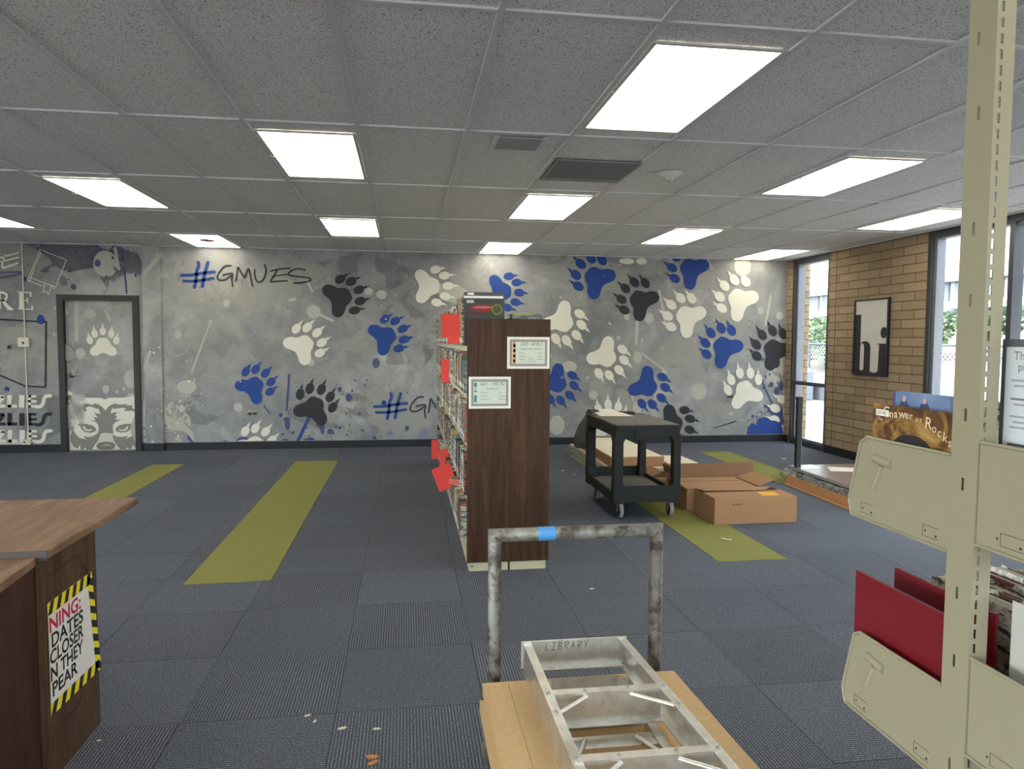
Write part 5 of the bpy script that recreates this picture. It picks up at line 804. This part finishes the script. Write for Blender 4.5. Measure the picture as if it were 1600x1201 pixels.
# ================================================================ CREAM METAL SHELVING AT RIGHT
M_CS = mat('tan_enamel', (143, 136, 113), .4, 0, .03); PX = .95
ms = thing('metal_shelving', 'tan enamelled metal library shelving with slotted upright post at the right', 'shelving', (1.4, 1.115, 0))
def post(px, name):
    f = MB(); y0, y1, ztop = 1.083, 1.143, 2.62
    hol = [(1.977, 1.121), (1.853, 1.114), (1.661, 1.114), (1.54, 1.114), (1.345, 1.114), (1.225, 1.114), (1.033, 1.116), (.912, 1.116), (.724, 1.116)]
    # end face with long slots
    zz = 0.; 
    for hz_, hy_ in sorted(hol): f.box(px, px + .002, y0, y1, zz, hz_ - .011, M_CS); f.box(px, px + .002, y0, hy_ - .003, hz_ - .011, hz_ + .011, M_CS); f.box(px, px + .002, hy_ + .003, y1, hz_ - .011, hz_ + .011, M_CS); zz = hz_ + .011
    f.box(px, px + .002, y0, y1, zz, ztop, M_CS)
    for ya_, yb_ in ((y0, y0 + .002), (y1 - .002, y1)):
        f.box(px + .002, px + .0075, ya_, yb_, 0, ztop, M_CS); f.box(px + .0125, px + .032, ya_, yb_, 0, ztop, M_CS); z_ = .1; f.box(px + .0075, px + .0125, ya_, yb_, 0, .1, M_CS)
        while z_ < 2.58: f.box(px + .0075, px + .0125, ya_, yb_, z_ + .0165, z_ + .0254, M_CS); z_ += .0254
        f.box(px + .0075, px + .0125, ya_, yb_, z_, ztop, M_CS)
    f.box(px + .032, px + .034, y0, y0 + .01, 0, ztop, M_CS); f.box(px + .032, px + .034, y1 - .01, y1, 0, ztop, M_CS); return f.build(name, ms)
post(PX, 'upright'); post(PX + .93, 'upright')
MB().box(PX, PX + .96, .84, 1.40, 0, .08, M_CS).build('base', ms)
MB().box(PX + .034, PX + .93, 1.09, 1.135, 2.56, 2.61, M_CS).build('top_rail', ms)
def bracket(sgn, z1, z0, x=PX + .003, emb=True):
    y_i = 1.1445 if sgn > 0 else 1.0815; L1, L2 = .257, .292
    P = [(y_i, z1), (y_i + sgn * (L1 - .02), z1), (y_i + sgn * L1, z1 - .012), (y_i + sgn * L2, z0 + .03), (y_i + sgn * (L2 - .012), z0), (y_i, z0)]
    f = MB(); f.prism(P, 'X', x, x + .0015, M_CS)
    rim = P[:-1] + [P[-1]]
    for i in range(5): a_, c_ = rim[i], rim[i + 1]; f.tube([(x - .001, a_[0], a_[1]), (x - .001, c_[0], c_[1])], .0032, M_CS, 8)
    if emb and sgn > 0:
        e = []
        f.tube([(x + .001, y_i + .213, z1 - .040), (x + .001, y_i + .158, z1 - .046)], .0095, M_CS, 12); f.tube([(x + .001, y_i + .188, z1 - .052), (x + .001, y_i + .196, z1 - .07), (x + .001, y_i + .212, z1 - .104)], .0072, M_CS, 10)
        e_old = [(.215, z1 - .033), (.155, z1 - .038), (.15, z1 - .058), (.18, z1 - .06), (.195, z1 - .07), (.2, z1 - .105)] if sgn > 0 else []


    for a0 in (.25, .065) if sgn > 0 else (.05, .23):
        ya_ = y_i + sgn * a0; yb_ = ya_ - sgn * .04 if sgn > 0 else ya_ + sgn * .045; zq = z0 + .012
        for q in ((ya_, zq, yb_, zq), (ya_, zq + .021, yb_, zq + .021), (ya_, zq, ya_, zq + .021)): f.tube([(x - .0002, q[0], q[1]), (x - .0002, q[2], q[3])], .0007, mat('engraving', (92, 84, 62), .6), 5)
        f.box(x - .0006, x, *sorted((ya_ - .008 * (1 if sgn > 0 else -1), ya_ - .005 * (1 if sgn > 0 else -1))), zq + .008, zq + .012, M_DARK)
        f.box(x - .0006, x, *sorted((yb_ + .004, yb_ + .008)), zq + .004, zq + .008, M_DARK)
    f.build('end_bracket', ms)
def shelf(sgn, z_):
    y_i = 1.145 if sgn > 0 else 1.081; a_, c_ = sorted((y_i, y_i + sgn * .27)); f = MB(); f.box(PX + .006, PX + .925, a_, c_, z_, z_ + .012, M_CS); f.build('shelf', ms)
LV = [(1, 1.271, 1.098), (1, .854, .680), (1, .47, .30), (-1, 1.302, 1.128), (-1, .932, .76), (-1, .5, .33)]
for sg, z1, z0 in LV: bracket(sg, z1, z0); bracket(sg, z1, z0, PX + .926, False); shelf(sg, z0 + .003)
def pbook(x0, th, y0, y1, z0, z1, cover, name, lb, grp=None, art=None):
    t = thing(name, lb, 'book', ((x0 + th / 2), (y0 + y1) / 2, z0), grp); f = MB()
    f.box(x0, x0 + .0022, y0, y1, z0, z1, cover); f.box(x0 + th - .0022, x0 + th, y0, y1, z0, z1, cover); f.box(x0 + .0022, x0 + th - .0022, y0, y0 + .002, z0, z1, cover)
    f.build('cover', t); MB().box(x0 + .0023, x0 + th - .0023, y0 + .0022, y1 - .003, z0 + .003, z1 - .003, M_PAGE).build('pages', t)
    if art: g_ = MB(); art(g_, x0); g_.build('cover_art', t)
    return t
SZ = 1.098 + .0155
# cave picture book
b = NB('cave_cover'); co = b.co(); n1 = b.noise(co, 11, 4, .6, 1.2); b.set(Base_Color=b.ramp(n1, [(.3, lin((40, 30, 26))), (.45, lin((96, 66, 40))), (.55, lin((150, 112, 58))), (.68, lin((176, 150, 92)))]), Roughness=.3); M_CAVE = b.m
def cave_art(g_, x0):
    T = lambda y_, z_, rot=0: Matrix.Translation((x0 - .0008, y_, z_)) @ Matrix(((0, 0, -1, 0), (-1, 0, 0, 0), (0, 1, 0, 0), (0, 0, 0, 1))) @ Matrix.Rotation(rot, 4, 'Z')
    ml = flat('title_cream', (214, 200, 168)); s_ = 'Gnawer of Rocks'; ys = [1.352 - i * .0115 for i in range(15)]
    sz = [.03, .022, .022, .025, .022, .02, .01, .013, .013, .01, .03, .022, .022, .024, .022]; yy_ = 1.352
    for i, ch in enumerate(s_):
        u_ = i / 14; z_ = 1.312 + .006 * sin(u_ * pi) - .034 * u_ ** 3 + .004; g_.text(ch, sz[i] * 1.05, T(yy_, z_, -(.15 - .0) * (u_ - .35) * 4 * .4), ml); yy_ -= {'w': .0175, 'G': .021, 'R': .019, ' ': .006, 'f': .007, 'o': .0115 if i < 10 else .0145, 'r': .011}.get(ch, .0135)
    g_.text('The', .010, T(1.368, 1.308), ml)
    g_.sheet([(x0 - .0006, 1.375, 1.318), (x0 - .0006, 1.335, 1.318), (x0 - .0006, 1.335, 1.331), (x0 - .0006, 1.375, 1.331)], M_STK)
    for i in range(8): g_.sheet([(x0 - .0009, 1.372 - i * .004, 1.321), (x0 - .0009, 1.3705 - i * .004, 1.321), (x0 - .0009, 1.3705 - i * .004, 1.328), (x0 - .0009, 1.372 - i * .004, 1.328)], mk2)
    g_.sheet([(x0 - .0004, 1.265 + .055 * cos(q * pi / 8), 1.262 + .028 * sin(q * pi / 8)) for q in range(9)], flat('cave_mouth', (30, 26, 28)))
mk2 = flat('barcode_grey', (120, 120, 116))
pbook(.966, .012, 1.148, 1.385, SZ, 1.342, M_CAVE, 'picture_book', 'picture book with a brown cave cover and cream title on the upper tan shelf', None, cave_art)
b = NB('sky_cover'); n1 = b.noise(b.co(), 9, 3); b.set(Base_Color=b.ramp(n1, [(.35, lin((92, 118, 158))), (.65, lin((132, 150, 184)))]), Roughness=.3); M_SKYC = b.m
def blue_art(g_, x0):
    for cy_ in (1.362, 1.302): 
        g_.sheet([(x0 - .0006, cy_ + .014 * cos(q * pi / 5), 1.338 + .014 * sin(q * pi / 5) * (1 if q % 2 else .6)) for q in range(10)], flat('figure_dark', (66, 70, 110))); g_.sheet([(x0 - .0009, cy_ + .005 * cos(q * pi / 5), 1.352 + .006 * sin(q * pi / 5)) for q in range(10)], flat('figure_skin', (206, 160, 150)))
    g_.sheet([(x0 - .0006, 1.388, 1.326), (x0 - .0006, 1.355, 1.326), (x0 - .0006, 1.355, 1.333), (x0 - .0006, 1.388, 1.333)], M_STK); g_.sheet([(x0 - .0006, 1.3979, 1.2), (x0 - .0006, 1.390, 1.2), (x0 - .0006, 1.390, 1.3659), (x0 - .0006, 1.3979, 1.3659)], flat('spine_purple', (92, 70, 116)))
pbook(1.02, .016, 1.235, 1.398, SZ, 1.366, M_SKYC, 'picture_book', 'pale blue picture book with small figures behind the cave book', None, blue_art)
xx = 1.045
for i in range(6): pbook(xx, .014 + .004 * (i % 3), 1.19, 1.385, SZ, 1.355 - .012 * (i % 3), SPM[(15, 1, 9, 7, 2, 8)[i]], 'picture_book', 'pale picture book standing further in on the upper tan shelf, behind the post', 'picture books on the upper tan shelf'); xx += .024
# red folders on the lower far shelf
M_RB = mat('dark_red_cover', (108, 14, 26), .4, 0, .08, 5); SZ2 = .680 + .0155
pbook(.972, .0062, 1.150, 1.432, SZ2, .972, M_RB, 'red_binder', 'dark red board cover in front on the lower tan shelf')
pbook(1.06, .0062, 1.150, 1.426, SZ2, .976, M_RB, 'red_binder', 'dark red board cover standing behind the front red one')
for i, (x_, th, z1, m) in enumerate(((1.13, .03, .965, SPM[0]), (1.165, .012, .975, SPM[10]), (1.18, .02, .93, SPM[6]), (1.205, .035, .955, SPM[15]), (1.245, .02, .97, SPM[4]), (1.27, .03, .98, SPM[1]), (1.305, .03, .95, SPM[5]), (1.34, .03, .97, SPM[9]))):
    pbook(x_, th, 1.15, 1.40, SZ2, z1, m, 'picture_book', 'picture book further in on the lower tan shelf, seen past the slotted post', 'picture books further in on the lower tan shelf')
# right, near side : upper shelf framed notice and tape dispenser; lower shelf book pile
SZ3 = 1.128 + .0155
def notice(g_, x0):
    T = lambda y_, z_: Matrix.Translation((x0 - .0008, y_, z_)) @ Matrix(((0, 0, -1, 0), (-1, 0, 0, 0), (0, 1, 0, 0), (0, 0, 0, 1)))
    g_.sheet([(x0 - .0004, 1.088, 1.16), (x0 - .0004, .87, 1.16), (x0 - .0004, .87, 1.462), (x0 - .0004, 1.088, 1.462)], flat('notice_paper', (196, 200, 204)))
    mn = flat('notice_ink', (116, 108, 112)); mn2 = flat('notice_grey', (150, 150, 156)); g_.text('The  art', .02, T(1.072, 1.441), mn); g_.text('photo', .02, T(1.063, 1.423), mn)
    for i, z_ in enumerate((1.405, 1.396, 1.374, 1.365, 1.345, 1.336, 1.327)): g_.sheet([(x0 - .0007, 1.075 - .006 * (i % 2), z_), (x0 - .0007, .9, z_), (x0 - .0007, .9, z_ + .0035), (x0 - .0007, 1.075 - .006 * (i % 2), z_ + .0035)], mn2 if i != 2 else mn)
    g_.sheet([(x0 - .0007, 1.078, 1.262), (x0 - .0007, .9, 1.262), (x0 - .0007, .9, 1.302), (x0 - .0007, 1.078, 1.302)], flat('notice_photo', (98, 92, 98)))
    g_.sheet([(x0 - .0009, 1.068, 1.268), (x0 - .0009, 1.045, 1.282), (x0 - .0009, 1.04, 1.29), (x0 - .0009, 1.062, 1.28)], flat('notice_light', (186, 180, 176)))
pbook(1.0, .02, .86, 1.097, SZ3, 1.475, mat('slate_cover', (84, 88, 92), .4), 'framed_notice_book', 'grey bordered pale printed board standing on the near upper tan shelf', None, notice)
f = MB(); f.prism(rrect(.86, 1.073, SZ3, 1.535, .02), 'X', 1.10, 1.16, mat('grey_device', (104, 100, 92), .5)); f.box(1.0992, 1.10, 1.02, 1.032, 1.498, 1.51, mat('red_dot', (220, 60, 50), .5)); solo(f, 'grey_box', 'tall grey rounded box with a small red mark behind the printed board', 'box')
SZ4 = .76 + .0155; xx = 1.027
pbook(1.0, .022, .84, 1.052, SZ4, 1.04, mat('pale_grey_cover', (176, 174, 166), .4), 'binder', 'thick pale grey binder at the end of the near lower tan shelf')
for i, (th, z1, y1_, m) in enumerate(((.028, .955, 1.074, M_RB), (.016, .90, 1.06, mat('navy_cover', (28, 30, 44), .4)), (.02, .93, 1.066, SPM[1]), (.012, .95, 1.07, SPM[6]), (.02, .965, 1.072, SPM[15]), (.02, .98, 1.07, SPM[0]), (.024, .985, 1.072, SPM[10]))):
    lb = ('dark red book behind the post on the near lower tan shelf', 'small navy book next to the dark red one', 'pale book standing fourth in the near lower tan shelf row', 'thin black book in the near lower tan shelf row', 'cream picture book in the near lower shelf row beyond the black one', 'tall off white picture book in the near lower tan shelf row', 'brown spined picture book last in the near lower row')[i]
    pbook(xx, th, .86, y1_, SZ4, z1, m, 'picture_book', lb); xx += th + .002

# ================================================================ CRUMBS ON THE CARPET
M_CH = mat('chip_white', (214, 202, 176), .8); M_CH2 = mat('chip_wood', (196, 128, 76), .8)
for x, y_, s_, a_, m, lb in ((-.385, 2.832, .012, 20, M_CH, 'cream paint chip, leftmost of the pair near the tile seam'), (-.352, 2.784, .011, 60, M_CH, 'small cream paint chip just right of the leftmost pair'), (-.243, 2.718, .016, 10, M_CH, 'cream paint chip left of centre on the striped tile'), (-.114, 2.696, .014, -10, M_CH, 'cream paint chip right on the striped tile above the wood splinters'),
    (-.122, 2.51, .022, -15, M_CH2, 'upper orange wood splinter on the dark striped carpet'), (-.117, 2.475, .019, 25, M_CH2, 'lower orange wood splinter on the dark striped carpet'), (-1.114, 2.752, .009, 0, M_CH, 'tiny white chip on the carpet beside the desk corner'), (1.085, 4.101, .014, 5, M_CH, 'white chip on the carpet right of the brown bookcase'),
    (4.692, 8.444, .03, 5, M_SH, 'white paper scrap on the carpet near the narrow window'), (1.75, 7.95, .016, 0, M_CH, 'pale chip on the carpet left of the plank pile'), (1.82, 7.7, .014, 30, M_CH, 'pale chip behind the left rear cart wheel')):
    f = MB(); f.prism([(s_ * (1 + .25 * sin(q * 2.3)) * cos(q * pi / 3) , .45 * s_ * (1 + .3 * cos(q * 1.7)) * sin(q * pi / 3)) for q in range(6)], 'Z', 0, s_ * .3, m, False, Matrix.Translation((x, y_, .0005)) @ Matrix.Rotation(radians(a_), 4, 'Z')); solo(f, 'debris_chip', lb, 'debris', 'chips and scraps on the carpet')
f = MB(); f.prism([(2.33, 4.78), (2.35, 4.79), (2.37, 4.75), (2.40, 4.74), (2.38, 4.72), (2.34, 4.75)], 'Z', .0073, .009, M_SH, False, Matrix.Translation((-.02, .25, 0))); solo(f, 'debris_chip', 'torn white scrap stuck on the green carpet strip in front of the boxes', 'debris', 'chips and scraps on the carpet')

# ================================================================ OUTSIDE THE WINDOWS
M_CONC = mat('bright_concrete', (158, 154, 148), .9, 0, .1, 2); M_SOF = mat('white_soffit', (180, 182, 182), .8, 0, .03); M_FAS = mat('blue_grey_fascia', (126, 140, 152), .6, 0, .05); M_PAN = mat('grey_panel', (104, 107, 112), .7, 0, .05)
MB().box(WR + .25, 40, -30, 45, -.1, -.02, M_CONC).box(-30, WR + .25, -30, YB - .2, -.1, -.02, M_CONC).box(-30, XL - .2, YB - .2, 30, -.1, -.02, M_CONC).build('ground_outside', kind='structure')
t = thing('walkway_canopy', 'white covered walkway canopy with grey fascia outside the windows', 'canopy', (9, 12, 0))
f = MB(); f.box(9.0, 9.2, -4, 26, 2.62, 4.2, M_SOF); f.build('header', t)
f = MB(); f.box(8.96, 9.2, -4, 26, 2.49, 2.62, M_FAS); f.build('fascia', t)
f = MB(); yy = -4
while yy < 26: f.box(9.06, 9.14, yy, yy + .42, 2.16, 2.49, M_PAN); yy += .56
f.box(9.1, 9.16, -4, 26, 2.16, 2.49, M_SOF); f.build('panel', t)
f = MB(); f.box(8.98, 9.2, -4, 26, 2.04, 2.16, M_SOF); f.build('beam', t)
for y_ in (2.0, 8.7, 17.2, 24): MB().box(9.02, 9.18, y_, y_ + .15, -.02, 2.04, M_SOF).build('post', t)
t = thing('dome_camera', 'small dome camera hanging under the outside canopy beam', 'camera', (9.05, 10.95, 1.9)); MB().lathe([(0, -.09), (.06, -.07), (.08, -.02), (.08, .0)], (9.05, 10.95, 2.03), M_PAN, 16).build('dome', t)
solo(MB().box(WR + .26, 5.90, 10.02, 10.25, -.02, 2.9, M_BRICKX), 'brick_pier', 'tan brick pier standing outside the narrow window', 'pier')
solo(MB().box(10.5, 10.7, -4, 40, -.02, .42, M_PAN), 'planter_wall', 'low grey wall outside beyond the walkway', 'wall')
b = NB('chain_mesh'); co = b.co(); sp_ = b.n('SeparateXYZ'); b.l(co, sp_.inputs[0])
def dia(op): return b.math('LESS_THAN', b.math('ABSOLUTE', b.math('SUBTRACT', b.math('FRACT', b.math('MULTIPLY', b.math(op, sp_.outputs[1], sp_.outputs[2]), 8)), .5)), .07)
b.set(Base_Color=lin((170, 176, 182)), Metallic=.5, Roughness=.5, Alpha=b.math('MAXIMUM', dia('ADD'), dia('SUBTRACT'))); M_MESH = b.m
t = thing('chain_link_fence', 'grey chain link fence outside beyond the walkway', 'fence', (11, 15, 0)); f = MB(); f.add([(11, -4, .3), (11, 40, .3), (11, 40, 1.4), (11, -4, 1.4)], [(0, 1, 2, 3)], M_MESH); f.build('mesh', t)
f = MB(); f.tube([(11, -4, 1.42), (11, 40, 1.42)], .03, M_PAN, 8); f.build('top_rail', t)
for i in range(12): MB().tube([(11, -3 + i * 3.6, 0), (11, -3 + i * 3.6, 1.42)], .03, M_PAN, 8).build('post', t)
M_GRV = mat('rocky_slope', (138, 124, 114), .95, 0, .5, 9, .8, 20)
f = MB(); n = 60; vs = []
for i in range(n + 1):
    for j in range(14): y_ = -4 + i * .8; x = 11.6 + j * .7; k = noise.noise(Vector((x * .7, y_ * .7, 0))); vs.append((x, y_, -.02 + .19 * j + .28 * k * (1 if j else 0)))
f.add(vs, [(i * 14 + j, (i + 1) * 14 + j, (i + 1) * 14 + j + 1, i * 14 + j + 1) for i in range(n) for j in range(13)], M_GRV, True); solo(f, 'rocky_bank', 'pale rocky bank rising outside beyond the fence', 'slope', kind='structure')
M_LF = [mat('leaf_a', (76, 100, 58), .6, 0, .2), mat('leaf_b', (104, 130, 80), .6, 0, .2), mat('leaf_c', (56, 80, 46), .6, 0, .2)]
def tree(cx, cy, z0, h, rad, lb, seed, n=1500):
    r_ = random.Random(seed); t = thing('tree', lb, 'tree', (cx, cy, z0), 'trees beyond the fence'); M_BK = mat('bark', (96, 82, 68), .9)
    f = MB(); f.tube([(cx, cy, z0 - .3), (cx, cy, z0 + h * .6)], .1, M_BK, 8, True, .05); f.build('trunk', t); f = MB()
    for i in range(n):
        d = Vector((r_.gauss(0, 1), r_.gauss(0, 1), r_.gauss(0, 1))).normalized() * (r_.random() ** .4); p_ = Vector((cx + d.x * rad, cy + d.y * rad * 1.3, z0 + h * .58 + d.z * h * .5)); s_ = r_.uniform(.06, .13); u_ = Vector((r_.gauss(0, 1), r_.gauss(0, 1), r_.gauss(0, .5))).normalized(); w_ = u_.orthogonal().normalized()
        f.add([p_ - u_ * s_, p_ + w_ * s_ * .5, p_ + u_ * s_, p_ - w_ * s_ * .5], [(0, 1, 2, 3)], r_.choice(M_LF))
    f.build('foliage', t)
for i, (x, y_, z0, h, rad) in enumerate(((14, 22.6, .5, 2.5, 1.1), (14.5, 25.8, .5, 2.8, 1.1), (13.6, 29, .5, 2.6, 1.1), (15, 14.4, 1.3, 1.6, .95), (15, 17.0, 1.4, 1.7, .95), (15, 11.8, 1.3, 1.6, .95), (15, 9.2, 1.3, 1.7, .95), (15, 6.6, 1.3, 1.7, .95), (15, 19.6, .9, 2.0, .95))):
    tree(x, y_, z0, h, rad, ('leafy green tree seen through the narrow window', 'leafy tree behind the one in the narrow window', 'farthest leafy tree beyond the fence', 'low green shrub on the bank behind the tan post', 'low green shrub left on the bank in the large window', 'green shrub on the bank right of the tan post', 'green shrub on the bank beyond the window mullion', 'green shrub on the bank at the far right', 'green shrub between the tree and the bank')[i], 30 + i)
solo(MB().prism([(17.2, .0), (19.8, .0), (19.8, .6), (19.2, 1.0), (17.8, 1.0), (17.2, .7)], 'X', 9.6, 10.3, mat('grey_bin', (120, 128, 138), .6), False), 'planter_box', 'large grey box standing outside under the canopy', 'box')
